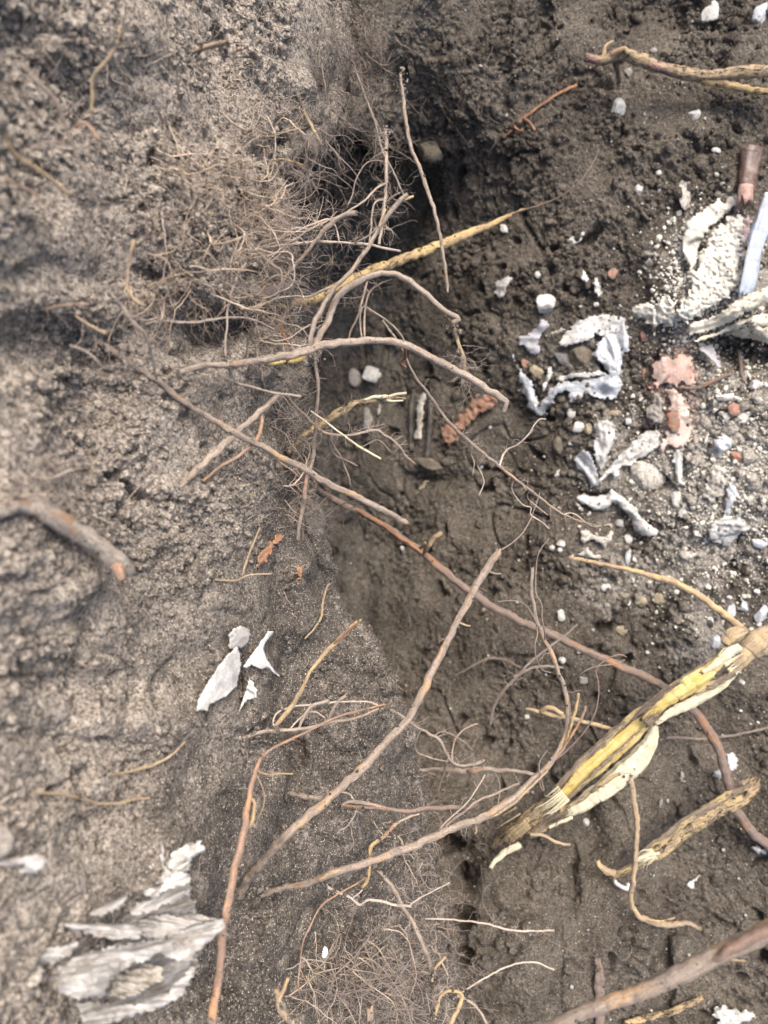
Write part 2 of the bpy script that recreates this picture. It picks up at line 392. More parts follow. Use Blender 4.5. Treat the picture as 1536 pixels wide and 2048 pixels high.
rs = np.random.RandomState(5)
def pick(V, Nv, n, umin, umax, vis=True, dens=None):
    idx = rs.randint(0, len(V), n * 3)
    d = -V[idx, 2]; u = V[idx, 0] / d * F + W / 2; v = H / 2 - V[idx, 1] / d * F
    ok = (u > umin) & (u < umax) & (v > -120) & (v < H + 120) & (d < surf(u, v) + .03)
    if dens is not None: ok &= rs.rand(len(idx)) < dens(V[idx])
    idx = idx[ok][:n]; return V[idx], Nv[idx]
clump = lambda p: np.clip(.32 + 1.6 * nz(p, .10, 9), .03, 1) * np.clip(.55 + 1.6 * (p[:, 1] + .1) * (p[:, 0] > .05) + (p[:, 0] < -.05), .25, 1)
p_, n_ = pick(FV, FN, 24000, 520, 1680, dens=clump); s_ = np.clip(.0016 * (rs.pareto(2.2, len(p_)) + 1), 0, .010)
scatter('loose_soil', p_, n_, s_, ICO1, 1, M_crumb, 'loose dark crumbs of soil lying over the pit floor')
p_, n_ = pick(FV, FN, 1700, 520, 1680, dens=clump); s_ = np.clip(.0040 * (rs.pareto(3.0, len(p_)) + 1), 0, .013)
scatter('soil_clods', p_, n_, s_, ICO2, 2, M_floor, 'small rounded clods of dark soil on the pit floor')
p_, n_ = pick(BV, BN, 42000, -120, 960, dens=lambda p: np.clip(.30 + 1.9 * nz(p * [1, 1, .6], .085, 9), .05, 1)); s_ = np.clip(.0009 * (rs.pareto(2.0, len(p_)) + 1), 0, .0050)
scatter('loose_soil', p_, n_, s_, ICO1, 3, M_bank, 'loose grains and crumbs clinging to the cut face of the bank')
# ---------------------------------------------------------------- root materials and builders
SOILC = (.18, .155, .13)
def root_mat(name, bark, bark2, inner, amount=.4, dirt=.35, dark=(.03, .024, .02), dark_amt=0.0, rough=.97):
    """bark = colour along the grain, inner = wood showing where bark has come off, dirt = soil stuck on"""
    m, nt, b = new_mat(name)
    at = nd(nt, 'ShaderNodeAttribute', attribute_name='bark').outputs['Vector']
    mp = nd(nt, 'ShaderNodeMapping'); nt.links.new(at, mp.inputs[0]); mp.inputs['Scale'].default_value = (1, 1, .07)
    st = noise_n(nt, mp.outputs[0], 520, 4, .7)
    mp2 = nd(nt, 'ShaderNodeMapping'); nt.links.new(at, mp2.inputs[0]); mp2.inputs['Scale'].default_value = (1, 1, .35)
    big = noise_n(nt, mp2.outputs[0], 75, 4, .65)
    fine = noise_n(nt, at, 700, 3, .7)
    c = ramp_n(nt, st, [(.32, bark2), (.62, bark)])
    ic = mix_n(nt, st, tuple(x * .8 for x in inner), inner)
    c = mix_n(nt, ramp_n(nt, big, [(.62 - amount * .35, 0.0), (.70 - amount * .35, 1.0)]), c, ic)
    if dark_amt:
        d2 = noise_n(nt, mp2.outputs[0], 230, 6, .8, .6)
        c = mix_n(nt, ramp_n(nt, d2, [(.66 - dark_amt * .3, 0.0), (.72 - dark_amt * .3, 1.0)]), c, dark)
    dn = noise_n(nt, at, 210, 6, .8)
    c = mix_n(nt, ramp_n(nt, dn, [(.72 - dirt * .4, 0.0), (.78 - dirt * .4, .85)]), c, SOILC)
    c = mix_n(nt, 1.0, c, ramp_n(nt, fine, [(.25, .65), (.6, 1.12)]), 'MULTIPLY')
    nt.links.new(c, b.inputs['Base Color']); b.inputs['Roughness'].default_value = rough; b.inputs['Specular IOR Level'].default_value = .08
    bump_n(nt, b, st, 1.0, .0016); bump_n(nt, b, dn, .8, .0014)
    return m
BARK = (.30, .232, .195); BARKD = (.165, .125, .105)
RM = {
 'grey': root_mat('grey_bark', (.36, .30, .245), (.19, .155, .125), (.36, .25, .17), .12, .42),
 'pink': root_mat('pink_brown_bark', (.33, .27, .22), (.175, .138, .112), (.42, .29, .18), .25, .44),
 'orange': root_mat('orange_bark', (.33, .23, .175), (.20, .135, .105), (.45, .27, .16), .35, .40),
 'rust': root_mat('rusty_bark', (.25, .135, .09), (.14, .08, .055), (.34, .18, .10), .45, .42),
 'yellow': root_mat('yellow_root', (.42, .31, .17), (.25, .175, .10), (.52, .38, .18), .4, .42, dark_amt=.40),
 'gold': root_mat('golden_root', (.42, .315, .20), (.25, .18, .12), (.50, .37, .20), .4, .36),
 'core': root_mat('yellow_pith', (.54, .41, .14), (.38, .28, .10), (.58, .46, .20), .45, .26, dark_amt=.24),
 'cream': root_mat('cream_flesh', (.56, .515, .36), (.40, .36, .24), (.60, .55, .41), .5, .28, dark_amt=.24),
 'tan': root_mat('tan_root', (.36, .28, .19), (.22, .17, .12), (.43, .33, .19), .35, .42),
 'brown': root_mat('brown_root', (.23, .175, .145), (.13, .10, .085), (.30, .17, .10), .2, .42),
 'dark': root_mat('dark_root', (.13, .10, .085), (.075, .06, .05), (.20, .12, .08), .2, .45),
 'soily': root_mat('soil_caked_root', (.38, .33, .28), (.24, .205, .17), (.34, .22, .14), .1, .5),
 'fibre': root_mat('fine_root_fibre', (.50, .42, .36), (.33, .27, .23), (.5, .42, .33), .3, .2),
 'fibre_tan': root_mat('tan_root_fibre', (.58, .475, .375), (.38, .30, .235), (.6, .47, .33), .35, .2),
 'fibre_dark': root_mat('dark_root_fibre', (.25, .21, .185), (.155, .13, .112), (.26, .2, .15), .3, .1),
 'stalkbark': root_mat('stalk_bark', (.22, .175, .13), (.08, .063, .05), (.46, .36, .18), .3, .42, dark_amt=.34),
 'mossy': root_mat('weathered_yellow_stalk', (.38, .295, .17), (.20, .15, .10), (.46, .34, .18), .4, .46, dark_amt=.54),
 'purple': root_mat('purple_stained_stalk', (.42, .32, .19), (.22, .16, .11), (.30, .16, .17), .20, .50, dark_amt=.50),
}
rr_ = random.Random(3)
def path3d(pts, d, rad, step, lie=None, wob=.25, seed=0, bury=0.0):
    """pixel polyline -> smooth polyline in the pit; d = depths spread evenly along it (None: at the soil)"""
    pts = np.asarray(pts, float)
    L = np.concatenate([[0], np.cumsum(np.linalg.norm(np.diff(pts, axis=0), axis=1))]); L /= L[-1]
    rad = np.asarray(rad, float) * .80
    rad = np.interp(L, np.linspace(0, 1, len(rad)), rad) if rad.ndim else np.full(len(pts), float(rad))
    if lie is not None:
        s = np.array([surf_s(u, v) for u, v in pts]); k = np.ones(3) / 3
        if len(s) > 3: s[1:-1] = np.convolve(s, k, 'valid')
        dd = s - lie
    else:
        ks = np.linspace(0, 1, len(d))
        dv = []
        for kk, x in zip(ks, d):
            i = int(np.argmin(abs(L - kk))); dv.append(x if x is not None else surf_s(*pts[i]) + .004)
        dd = np.interp(L, ks, dv)
        s = np.array([surf_s(u, v) for u, v in pts])
        m = np.minimum(dd, s - .4 * rad * dd / F); 
        if bury is not None: m[0] = dd[0] if d[0] is None else m[0]
        if d[-1] is None: m[-1] = dd[-1]
        dd = m
    C = np.column_stack([P(pts[:, 0], pts[:, 1], dd), rad * dd / F])
    S = catmull(C, step)
    if wob:
        r = S[:, 3].mean(); q = S[:, :3]
        S[:, :3] += np.stack([nz(q, .03, seed + k) for k in range(3)], -1) * min(.0015, r * .4) * wob
        S[:, :3] += np.stack([nz(q, .009, seed + k + 5) for k in range(3)], -1) * min(.0012, r * .45) * wob
    return S[:, :3], np.maximum(S[:, 3], .00012)
def walk(rs, p0, dirv, length, r0, wig=.35, step=.003, grav=(0, 0, 0), curl=0):
    n = max(4, int(length / step)); p = np.array(p0, float); d = np.array(dirv, float); d /= np.linalg.norm(d) + 1e-9
    out = [p.copy()]; c = rs.normal(size=3) * curl
    for _ in range(n):
        d = d + rs.normal(size=3) * wig + np.array(grav) * .1 + np.cross(d, c); d /= np.linalg.norm(d); p = p + d * step; out.append(p.copy())
    out = np.array(out)
    return out, r0 * np.linspace(1, .35, len(out))
def hair_tree(bag, rs, p0, dirv, length, r0, wig=.3, depth=2, nb=3, sides=3, grav=(0, 0, 0), step=.003, curl=0):
    C, R = walk(rs, p0, dirv, length, r0, wig, step, grav, curl)
    tube(bag, C, R, sides, seed=rs.rand() * 5)
    if depth > 0:
        for _ in range(rs.poisson(nb)):
            i = rs.randint(1, len(C) - 1); t = C[i] - C[i - 1]; t /= np.linalg.norm(t) + 1e-9
            dv = t * .5 + rs.normal(size=3) * .6
            hair_tree(bag, rs, C[i], dv, length * rs.uniform(.2, .5), max(R[i] * .65, .00010), wig * 1.2, depth - 1, nb * .6, 3, grav, step * .8, curl)
ROOTS = {}
def root(name, label, cat, pts, rad, mat, d=(None, .8), lie=None, branches=(), hairs=0, hlen=.03, hr=.00022, hmat='fibre', group=None,
         flat=1.0, knob=.26, ridge=.14, seed=None, wob=1.0, sides=14, hrange=(.05, .95), hdown=(0, 0, 0)):
    seed = seed if seed is not None else len(ROOTS) + 1
    C, R = path3d(pts, d, rad, .0022, lie, wob, seed)
    bag = Bag(); tube(bag, C, R, sides, flat, knob, seed, ridge)
    me = bag.mesh(name)
    tags = dict(label=label, category=cat, group=group)
    if not branches and not hairs:
        o = link(name, me, RM[mat] if isinstance(mat, str) else mat, None, **tags)
    else:
        o = empty(name, C[0], **tags)
        link_under('main_root' if 'root' in name else 'stem', me, RM[mat] if isinstance(mat, str) else mat, o)
    for k, b in enumerate(branches):
        bp, br, bd, bm = b[:4]
        c, r = path3d(bp, bd, br, .002, None, wob, seed * 7 + k)
        i = int(np.argmin(np.linalg.norm(C - c[0], axis=1)))            # start the branch on the main root
        n0 = min(len(c), 12); w = np.linspace(1, 0, n0)[:, None] ** 2
        if np.linalg.norm(C[i] - c[0]) < .06: c[:n0] += (C[i] - c[0]) * w
        bg = Bag(); tube(bg, c, r, 9, 1, knob, seed * 3 + k, ridge)
        if len(b) > 4:
            rs = np.random.RandomState(seed * 31 + k)
            for _ in range(b[4]):
                j = rs.randint(1, len(c) - 1); t = c[j] - c[j - 1]; t /= np.linalg.norm(t) + 1e-9
                hair_tree(bg, rs, c[j], t * .8 + rs.normal(size=3) * .7, rs.uniform(.25, 1) * .016, max(r[j] * .35, .00016), .35, 1, 1.5)
        link_under('branch_root' if 'root' in name else 'side_shoot', bg.mesh('branch_root'), RM[bm], o)
    if hairs:
        rs = np.random.RandomState(seed * 13 + 5); bg = Bag()
        for _ in range(hairs):
            j = int((hrange[0] + rs.rand() * (hrange[1] - hrange[0])) * (len(C) - 1)); j = max(1, j)
            t = C[j] - C[j - 1]; t /= np.linalg.norm(t) + 1e-9
            s = np.cross(t, rs.normal(size=3)); s /= np.linalg.norm(s) + 1e-9
            hair_tree(bg, rs, C[j] + s * R[j] * .8, s * .9 + t * rs.uniform(-.2, .9) + np.array(hdown), rs.uniform(.3, 1.1) * hlen, hr * rs.uniform(.9, 2.0), .3, 1, 2)
        link_under('root_hairs', bg.mesh('root_hairs'), RM[hmat], o, kind='stuff')
    ROOTS[label] = (C, R)
    return o

# ---------------------------------------------------------------- sheets, stones, chips
def solid_mat(name, c1, c2, dirt=.3, scale=120, rough=.7, dirtc=(.17, .145, .12), spec=.25, bump=.5, trans=0.0, alpha=1.0, wr=60):
    m, nt, b = new_mat(name); co = nd(nt, 'ShaderNodeTexCoord').outputs['Object']
    n = noise_n(nt, co, scale, 4, .65); dn = noise_n(nt, co, scale * 1.3, 5, .75); d3 = noise_n(nt, co, 900, 3, .7)
    w = noise_n(nt, co, wr, 4, .6, 2.0)
    c = ramp_n(nt, n, [(.35, c2), (.6, c1)])
    c = mix_n(nt, ramp_n(nt, dn, [(.70 - dirt * .4, 0.0), (.80 - dirt * .4, .85)]), c, dirtc)
    c = mix_n(nt, ramp_n(nt, noise_n(nt, co, 34, 5, .7), [(.46, 0.0), (.68, .45)]), c, dirtc)
    c = mix_n(nt, ramp_n(nt, d3, [(.58, 0.0), (.66, .65)]), c, dirtc)
    nt.links.new(c, b.inputs['Base Color']); b.inputs['Roughness'].default_value = rough; b.inputs['Specular IOR Level'].default_value = spec
    if trans: b.inputs['Transmission Weight'].default_value = trans
    if alpha < 1: b.inputs['Alpha'].default_value = alpha
    bump_n(nt, b, w, bump, .004); bump_n(nt, b, d3, .4, .0008)
    return m
def inside(px, py, poly):
    poly = np.asarray(poly, float); x0, y0 = poly[:, 0], poly[:, 1]; x1, y1 = np.roll(x0, -1), np.roll(y0, -1)
    r = np.zeros(px.shape, bool)
    for a_, b_, c_, d_ in zip(x0, y0, x1, y1):
        if b_ == d_: continue
        r ^= ((b_ > py) != (d_ > py)) & (px < (c_ - a_) * (py - b_) / (d_ - b_) + a_)
    return r
def edgedist(px, py, poly):
    poly = np.asarray(poly, float); best = np.full(px.shape, 1e9)
    for a_, b_ in zip(poly, np.roll(poly, -1, 0)):
        ab = b_ - a_; t = np.clip(((px - a_[0]) * ab[0] + (py - a_[1]) * ab[1]) / (ab @ ab + 1e-9), 0, 1)
        best = np.minimum(best, np.hypot(px - a_[0] - t * ab[0], py - a_[1] - t * ab[1]))
    return best
SHEETS = []
def sheet_mesh(name, poly, off=.004, amp=.003, fold=.02, fdir=0.0, lift=.004, holes=(), cell=3.0, seed=0, tear=3.0, thick=.0007, d=None, puff=14, tilt=(0, 0), aniso=.3):
    """a torn, creased sheet lying on the soil: outline in photo pixels, real thickness"""
    poly = np.asarray(poly, float); x0, y0 = poly.min(0) - 6; x1, y1 = poly.max(0) + 6
    gx = np.arange(x0, x1 + cell, cell); gy = np.arange(y0, y1 + cell, cell); X, Y = np.meshgrid(gx, gy); sh = X.shape
    q = np.stack([X.ravel(), Y.ravel(), 0 * X.ravel()], -1)
    jx = (X + nz(q, 11, seed).reshape(sh) * tear + nz(q, 4, seed + 3).reshape(sh) * tear * .5)
    jy = (Y + nz(q, 11, seed + 1).reshape(sh) * tear + nz(q, 4, seed + 4).reshape(sh) * tear * .5)
    ok = inside(jx, jy, poly)
    for h in holes: ok &= ~inside(jx, jy, h)
    keep = ok[:-1, :-1] & ok[1:, :-1] & ok[:-1, 1:] & ok[1:, 1:]
    ed = edgedist(X, Y, poly)
    for h in holes: ed = np.minimum(ed, edgedist(X, Y, h))
    cx, cy = poly.mean(0)
    if d is None:
        pts = [(u, v) for u in np.linspace(x0, x1, 6) for v in np.linspace(y0, y1, 6) if inside(np.array([u]), np.array([v]), poly)[0]] + [(cx, cy)]
        A = np.array([[u - cx, v - cy, 1] for u, v in pts]); z = np.array([surf_s(u, v, 2) for u, v in pts])
        if len(pts) > 6:
            co = np.linalg.lstsq(A, z, rcond=None)[0]
        else: co = np.array([0, 0, np.median(z)])
        D = (X - cx) * co[0] + (Y - cy) * co[1] + co[2]
        Ssurf = surf(X, Y); D = .5 * D + .5 * np.minimum(smooth2(Ssurf, 6), D + .02)
        D = D - off
    else: D = np.full(sh, float(d))
    D = D + (X - cx) * tilt[0] + (Y - cy) * tilt[1]
    ca, sa = math.cos(fdir), math.sin(fdir)
    a_ = (X - cx) * ca + (Y - cy) * sa; b_ = -(X - cx) * sa + (Y - cy) * ca
    q2 = np.stack([a_.ravel() * aniso, b_.ravel(), 0 * a_.ravel()], -1) * (1.0 / F)
    fn = (1 - np.abs(nz(q2 + nz(q2, .02, seed + 9)[:, None] * .006, fold, seed + 6)) * 2.4).reshape(sh) + .28 * (1 - np.abs(nz(q2 * [2.2, 1, 1], fold * .45, seed + 16)) * 2.4).reshape(sh)
    fn2 = nz(q2, fold * .35, seed + 7).reshape(sh)
    D = D - lift * (1 - np.exp(-ed / puff)) - amp * fn - amp * .35 * fn2
    Vt = P(X, Y, D).reshape(-1, 3)
    r, c = sh; i = np.arange(r - 1)[:, None] * c; j = np.arange(c - 1)[None]
    Q = np.stack([i + j, i + c + j, i + c + j + 1, i + j + 1], -1)[keep]
    SHEETS.append(Vt[np.unique(Q)])
    used = np.unique(Q); mp = -np.ones(r * c, int); mp[used] = np.arange(len(used)); Q = mp[Q]; Vt = Vt[used]
    me = mesh_np(name, Vt, [Q], {'bark': np.column_stack([a_.ravel()[used], b_.ravel()[used], 0 * used]) / F})
    return me
def smooth2(A, k):
    for _ in range(k): A = (A + np.roll(A, 1, 0) + np.roll(A, -1, 0) + np.roll(A, 1, 1) + np.roll(A, -1, 1)) / 5
    return A
def sheet(name, label, cat, poly, mat, parent=None, group=None, thick=.0009, **kw):
    me = sheet_mesh(name, poly, seed=len(label) + int(poly[0][0]) % 97, **kw)
    if parent is not None: o = link_under(name, me, mat, parent)
    else: o = link(name, me, mat, None, label=label, category=cat, group=group)
    md = o.modifiers.new('thickness', 'SOLIDIFY'); md.thickness = thick; md.offset = 0
    return o
def stone_mesh(name, w, h, t, seed, facets=7, sub=3, rough=.08):
    rs = np.random.RandomState(seed); V, T = (ICO3 if sub == 3 else ICO2); V = V.copy()
    for _ in range(facets):
        n = rs.normal(size=3); n /= np.linalg.norm(n); c = rs.uniform(.55, .85); dd = V @ n; V -= np.outer(np.clip(dd - c, 0, 1), n)
    V *= 1 + rough * nz(V + seed, .5, 1)[:, None] + rough * .5 * nz(V + seed, .2, 2)[:, None]
    V = V / np.abs(V).max(0) * [w, h, t]
    return V, T
def stone(name, label, cat, u, v, w, h, ang, mat, seed, d=None, thick=.7, group=None, up=.12, facets=7, smooth=False, parent=None, sub=3):
    """w, h = width and height in photo pixels"""
    dd = d if d is not None else surf_s(u, v, 1)
    k = dd / F / 2; t = thick * min(w, h) * k
    V, T = stone_mesh(name, w * k, h * k, t, seed, facets, sub)
    ca, sa = math.cos(radians(-ang)), math.sin(radians(-ang))
    V = V @ np.array([[ca, sa, 0], [-sa, ca, 0], [0, 0, 1]])
    c = P(u, v, dd - t * up)
    me = mesh_np(name, V, T, None, smooth); 
    if parent is not None:
        o = link(name, me, mat, parent); o.location = Vector([float(x) for x in c]) - parent.location
    else:
        o = link(name, me, mat, None, label=label, category=cat, group=group); o.location = [float(x) for x in c]
    return o
# ================================================================ ROOTS on the bank and across the pit
root('root', 'long straight pinkish root slanting across the bank, its end broken over the dark pit', 'root',
     [(178, 668), (205, 688), (240, 712), (275, 735), (310, 760), (365, 802), (420, 838), (470, 866), (530, 896), (590, 928), (650, 962), (710, 992), (770, 1022), (812, 1046)],
     [7, 9, 7.5, 7, 7.5, 8, 8, 8, 8.5, 8.5, 8, 7.5], 'pink', d=(None, .60, .63, .66, .69, .72, .76), hairs=16, hlen=.018, hrange=(0, .5),
     branches=[([(688, 985), (678, 1002), (667, 1020), (652, 1033), (638, 1048)], (1.8, 1.2), (.76, .78), 'fibre_dark'),
               ([(667, 1018), (676, 1035), (688, 1055)], (1.4, 1.0), (.77, .78), 'fibre_dark'),
               ([(700, 985), (722, 996), (733, 1008), (738, 1000)], (1.2, .8), (.74, .75), 'fibre_dark')])
root('root', 'thick grey root with a yellow scraped stretch arching out of the bank', 'root',
     [(335, 752), (365, 742), (405, 732), (450, 728), (500, 722), (550, 716), (600, 706), (640, 694), (700, 684), (770, 682), (820, 695), (870, 718), (920, 746), (960, 768), (995, 790), (1012, 803), (1006, 824)],
     [6, 7, 7.5, 8, 9.5, 11, 10, 9.5, 9, 9.5, 9.5, 10, 10, 9, 5], 'grey', d=(None, .64, .66, .69, .71, .72, .73, .74), hairs=26, hlen=.03, hrange=(.1, .5), hdown=(0, -.4, -.2),
     branches=[([(622, 700), (640, 668), (655, 640), (668, 612), (678, 592), (700, 574), (725, 558), (755, 549), (790, 549), (815, 562), (840, 582), (870, 605), (895, 624), (914, 636), (905, 646)], (7, 8.5, 8.5, 8, 7.5, 7.5, 7, 6.5), (.69, .70, .71, .72, .73), 'grey'),
               ([(618, 698), (624, 660), (640, 625), (655, 600), (675, 570), (700, 545), (722, 515), (745, 480), (762, 452), (785, 420), (805, 398), (816, 388)], (6, 6.5, 6, 5.5, 5, 5.5, 6, 6), (.68, .68, .68, .69, .68), 'grey', 3),
               ([(758, 455), (765, 432), (772, 418)], (3, 2), (.68, .68), 'gold'),
               ([(790, 412), (808, 400), (827, 393)], (4, 3), (.69, .69), 'gold'),
               ([(450, 735), (462, 752), (475, 766), (500, 773), (530, 782), (565, 788), (603, 793)], (4, 3.5, 3, 3, 3.5), (.66, .67, .68), 'grey'),
               ([(735, 555), (728, 585), (722, 610), (712, 640), (700, 665), (695, 690)], (3, 2.5, 2.2), (.71, .71, .72), 'pink', 4),
               ([(690, 595), (715, 605), (745, 622), (775, 642), (800, 668), (812, 690)], (2.4, 2.2, 2), (.73, .75), 'grey', 3),
               ([(700, 575), (735, 580), (765, 565), (785, 558)], (2.6, 2), (.72, .72), 'pink'),
               ([(795, 690), (805, 700), (810, 716), (800, 722), (812, 735)], (4, 5, 3), (.745, .75), 'rust'),
               ([(505, 722), (540, 726), (575, 722), (612, 715)], (6, 7, 5), (.695, .70), 'core'),
               ([(548, 722), (556, 730), (575, 728)], (4, 2), (.69, .70), 'orange')])
root('root', 'short grey root with a dark tip crossing over the long pinkish root', 'root',
     [(355, 978), (372, 960), (400, 935), (440, 897), (475, 864), (500, 842), (520, 825), (545, 802), (562, 788)],
     [8, 9, 9.5, 9, 9, 8, 8, 7, 6], 'grey', d=(None, .635, .655, .67, .70),
     branches=[([(514, 832), (520, 855), (515, 875), (500, 893), (478, 913), (450, 928), (425, 945), (405, 963)], (4.5, 4.5, 4.5, 4, 3.5), (.685, .67, .655, .65), 'orange')])
root('root', 'thick golden root with black patches running out of the dark hollow to the pit slope', 'root',
     [(555, 618), (590, 606), (625, 600), (680, 572), (740, 543), (800, 521), (860, 498), (920, 474), (970, 455), (1010, 436), (1050, 418)],
     [8, 10, 11, 11, 12, 12, 12, 12, 10, 6, 3], 'yellow', d=(.90, 1.0, 1.06, 1.10, 1.14, 1.17), knob=.2,
     branches=[([(1040, 422), (1080, 410), (1120, 393), (1155, 368), (1180, 335), (1198, 300)], (2.5, 2, 1.6), (1.14, 1.1, 1.08), 'brown')])
root('root', 'long smooth grey brown root rising from the low bank to a broken orange tip', 'root',
     [(478, 1790), (500, 1752), (530, 1718), (580, 1665), (640, 1612), (700, 1558), (750, 1508), (790, 1466), (822, 1422), (848, 1378), (870, 1330), (895, 1280), (920, 1232), (948, 1180), (975, 1135), (1000, 1104)],
     [11, 11, 11, 11, 11, 10, 10, 10, 9.5, 9.5, 9.5, 9, 9, 10, 9], 'pink', d=(None, .66, .69, .72, .74, .76, .77), hairs=5, hlen=.014, hrange=(.3, .95),
     branches=[([(1001, 1103), (1025, 1085), (1045, 1066), (1060, 1040), (1072, 1010), (1080, 985)], (2, 1.6, 1.2), (.77, .78, .8), 'fibre_dark'),
               ([(930, 1252), (936, 1253), (941, 1252)], (3, 2), (.765, .765), 'tan'),
               ([(985, 1146), (993, 1149), (1002, 1147)], (3, 2), (.765, .765), 'tan')])
root('root', 'rusty red root standing up along the foot of the bank, blurred towards its lower end', 'root',
     [(422, 2090), (426, 2030), (434, 1975), (440, 1915), (448, 1850), (458, 1790), (472, 1730), (485, 1675), (495, 1625), (503, 1575), (512, 1540), (526, 1508)],
     [11, 11, 10, 10, 10, 10, 9.5, 9, 8, 6.5, 4], 'orange', d=(.58, .59, .60, .63, .66), hairs=6, hlen=.02,
     branches=[([(520, 1518), (540, 1500), (575, 1482), (615, 1464), (650, 1444), (690, 1428), (735, 1417), (772, 1409)], (3.2, 3, 3, 2.5), (.66, .69, .72), 'orange', 6),
               ([(512, 1550), (535, 1552), (560, 1547), (586, 1547)], (2.5, 2), (.66, .68), 'gold', 2),
               ([(505, 1600), (514, 1607), (506, 1640), (498, 1655)], (4, 6, 4), (.645, .64), 'gold'),
               ([(527, 1555), (531, 1590), (524, 1620), (514, 1640)], (2, 1.6), (.66, .66), 'tan')])
root('root', 'long branching root curving up from the low bank, splitting into many thin shoots', 'root',
     [(522, 1792), (560, 1778), (610, 1768), (660, 1750), (720, 1728), (780, 1710), (840, 1686), (890, 1664), (940, 1645), (985, 1622), (1035, 1588), (1075, 1552), (1104, 1522), (1122, 1492), (1135, 1450), (1137, 1415), (1132, 1385), (1118, 1345), (1100, 1300), (1082, 1262), (1070, 1225), (1062, 1185), (1064, 1138)],
     [7, 8, 8.5, 9, 9.5, 10, 10, 10, 9, 8.5, 7.5, 7, 6.5, 6, 5.5, 5, 5, 4.5, 4.5], 'pink', d=(None, .70, .73, .76, .78, .79, .80, .80), hairs=14, hlen=.025, hrange=(.3, .9), ridge=.2,
     branches=[([(1115, 1518), (1130, 1485), (1142, 1450), (1152, 1415), (1157, 1387)], (3, 3.5, 4), (.785, .775), 'yellow'),
               ([(1105, 1528), (1130, 1492), (1150, 1460), (1165, 1432), (1172, 1413)], (3.5, 3.2, 3), (.785, .77), 'orange', 3),
               ([(1110, 1525), (1145, 1490), (1175, 1455), (1193, 1415), (1197, 1370), (1193, 1338), (1215, 1318), (1238, 1309), (1253, 1314)], (2.5, 2, 1.8, 1.5), (.785, .76, .75), 'brown'),
               ([(1155, 1380), (1165, 1348), (1190, 1333), (1230, 1328), (1250, 1320)], (1.6, 1.3), (.75, .75), 'fibre_dark'),
               ([(1074, 1245), (1075, 1270), (1070, 1290), (1074, 1320), (1086, 1340), (1102, 1346)], (1.8, 1.6, 1.4), (.79, .79), 'fibre_dark'),
               ([(1075, 1270), (1064, 1228), (1045, 1205), (1020, 1201), (995, 1203)], (1.7, 1.4), (.79, .79), 'fibre_dark'),
               ([(1096, 1288), (1085, 1240), (1084, 1210), (1072, 1185), (1072, 1140), (1078, 1105), (1098, 1077)], (1.7, 1.6, 1.4), (.78, .77), 'fibre_dark'),
               ([(870, 1672), (900, 1645), (930, 1622), (955, 1602), (985, 1590), (1010, 1578), (1038, 1567)], (3.5, 3.4, 3, 3), (.775, .77), 'pink', 8),
               ([(862, 1678), (895, 1640), (930, 1610), (955, 1575), (970, 1550)], (2.2, 1.8), (.775, .77), 'fibre', 8),
               ([(990, 1615), (1000, 1580), (995, 1555), (990, 1545)], (1.8, 1.4), (.775, .77), 'fibre_dark'),
               ([(1108, 1524), (1080, 1560), (1088, 1580), (1078, 1530), (1095, 1500)], (1.8, 1.4), (.785, .77), 'fibre_dark'),
               ([(950, 1646), (954, 1662), (950, 1668)], (3.5, 2), (.77, .765), 'gold'),
               ([(955, 1648), (1015, 1615), (1060, 1575), (1095, 1540)], (4, 4, 3), (.765, .775), 'tan')])
root('root', 'long reddish brown root lying across the pit floor beneath the others', 'root',
     [(560, 925), (600, 955), (650, 990), (700, 1015), (760, 1046), (805, 1078), (850, 1110), (900, 1152), (950, 1190), (1000, 1222), (1060, 1250), (1130, 1282), (1200, 1314), (1260, 1341), (1320, 1370), (1375, 1408), (1412, 1452), (1440, 1505), (1455, 1560), (1470, 1615), (1500, 1660), (1560, 1712)],
     [8, 8, 8, 8, 9, 9, 10, 10, 10, 10, 10, 10, 10, 11, 11, 12, 12, 13], 'brown', d=(1.10, 1.13, 1.15, 1.13, 1.10, 1.09, 1.09, 1.12), hairs=6, hlen=.03,
     branches=[([(850, 1110), (858, 1092), (868, 1078), (884, 1066)], (6, 6, 5), (1.11, 1.09), 'gold'),
               ([(863, 1092), (850, 1085)], (4, 3), (1.10, 1.09), 'gold'),
               ([(700, 1014), (760, 1046), (800, 1074), (845, 1105)], (4, 6, 4), (1.125, 1.108), 'rust')])
root('root', 'slender tan root curving from the knotted yellow stalk across the gravelly slope', 'root',
     [(1138, 1116), (1170, 1121), (1210, 1129), (1255, 1138), (1300, 1150), (1345, 1163), (1390, 1186), (1435, 1218), (1475, 1250), (1500, 1272), (1515, 1292)],
     [4.5, 5, 5.5, 6.5, 8, 8.5, 8.5, 9, 9.5, 9], 'gold', d=(1.07, 1.05, 1.04, 1.04, 1.06))
root('root', 'thick blurred pink root crossing the lower corner close to the lens', 'root',
     [(1050, 2095), (1110, 2052), (1180, 2018), (1250, 1992), (1320, 1966), (1390, 1930), (1450, 1902), (1500, 1880), (1600, 1830)],
     [15, 16, 17, 18, 20, 21, 22, 24, 25], 'pink', d=(.58, .56, .54, .52), knob=.12,
     branches=[([(1400, 1912), (1440, 1908), (1490, 1880), (1560, 1850)], (8, 13, 15), (.535, .515), 'orange'), ([(1440, 1925), (1478, 1921), (1490, 1922)], (3, 2), (.54, .55), 'tan')])
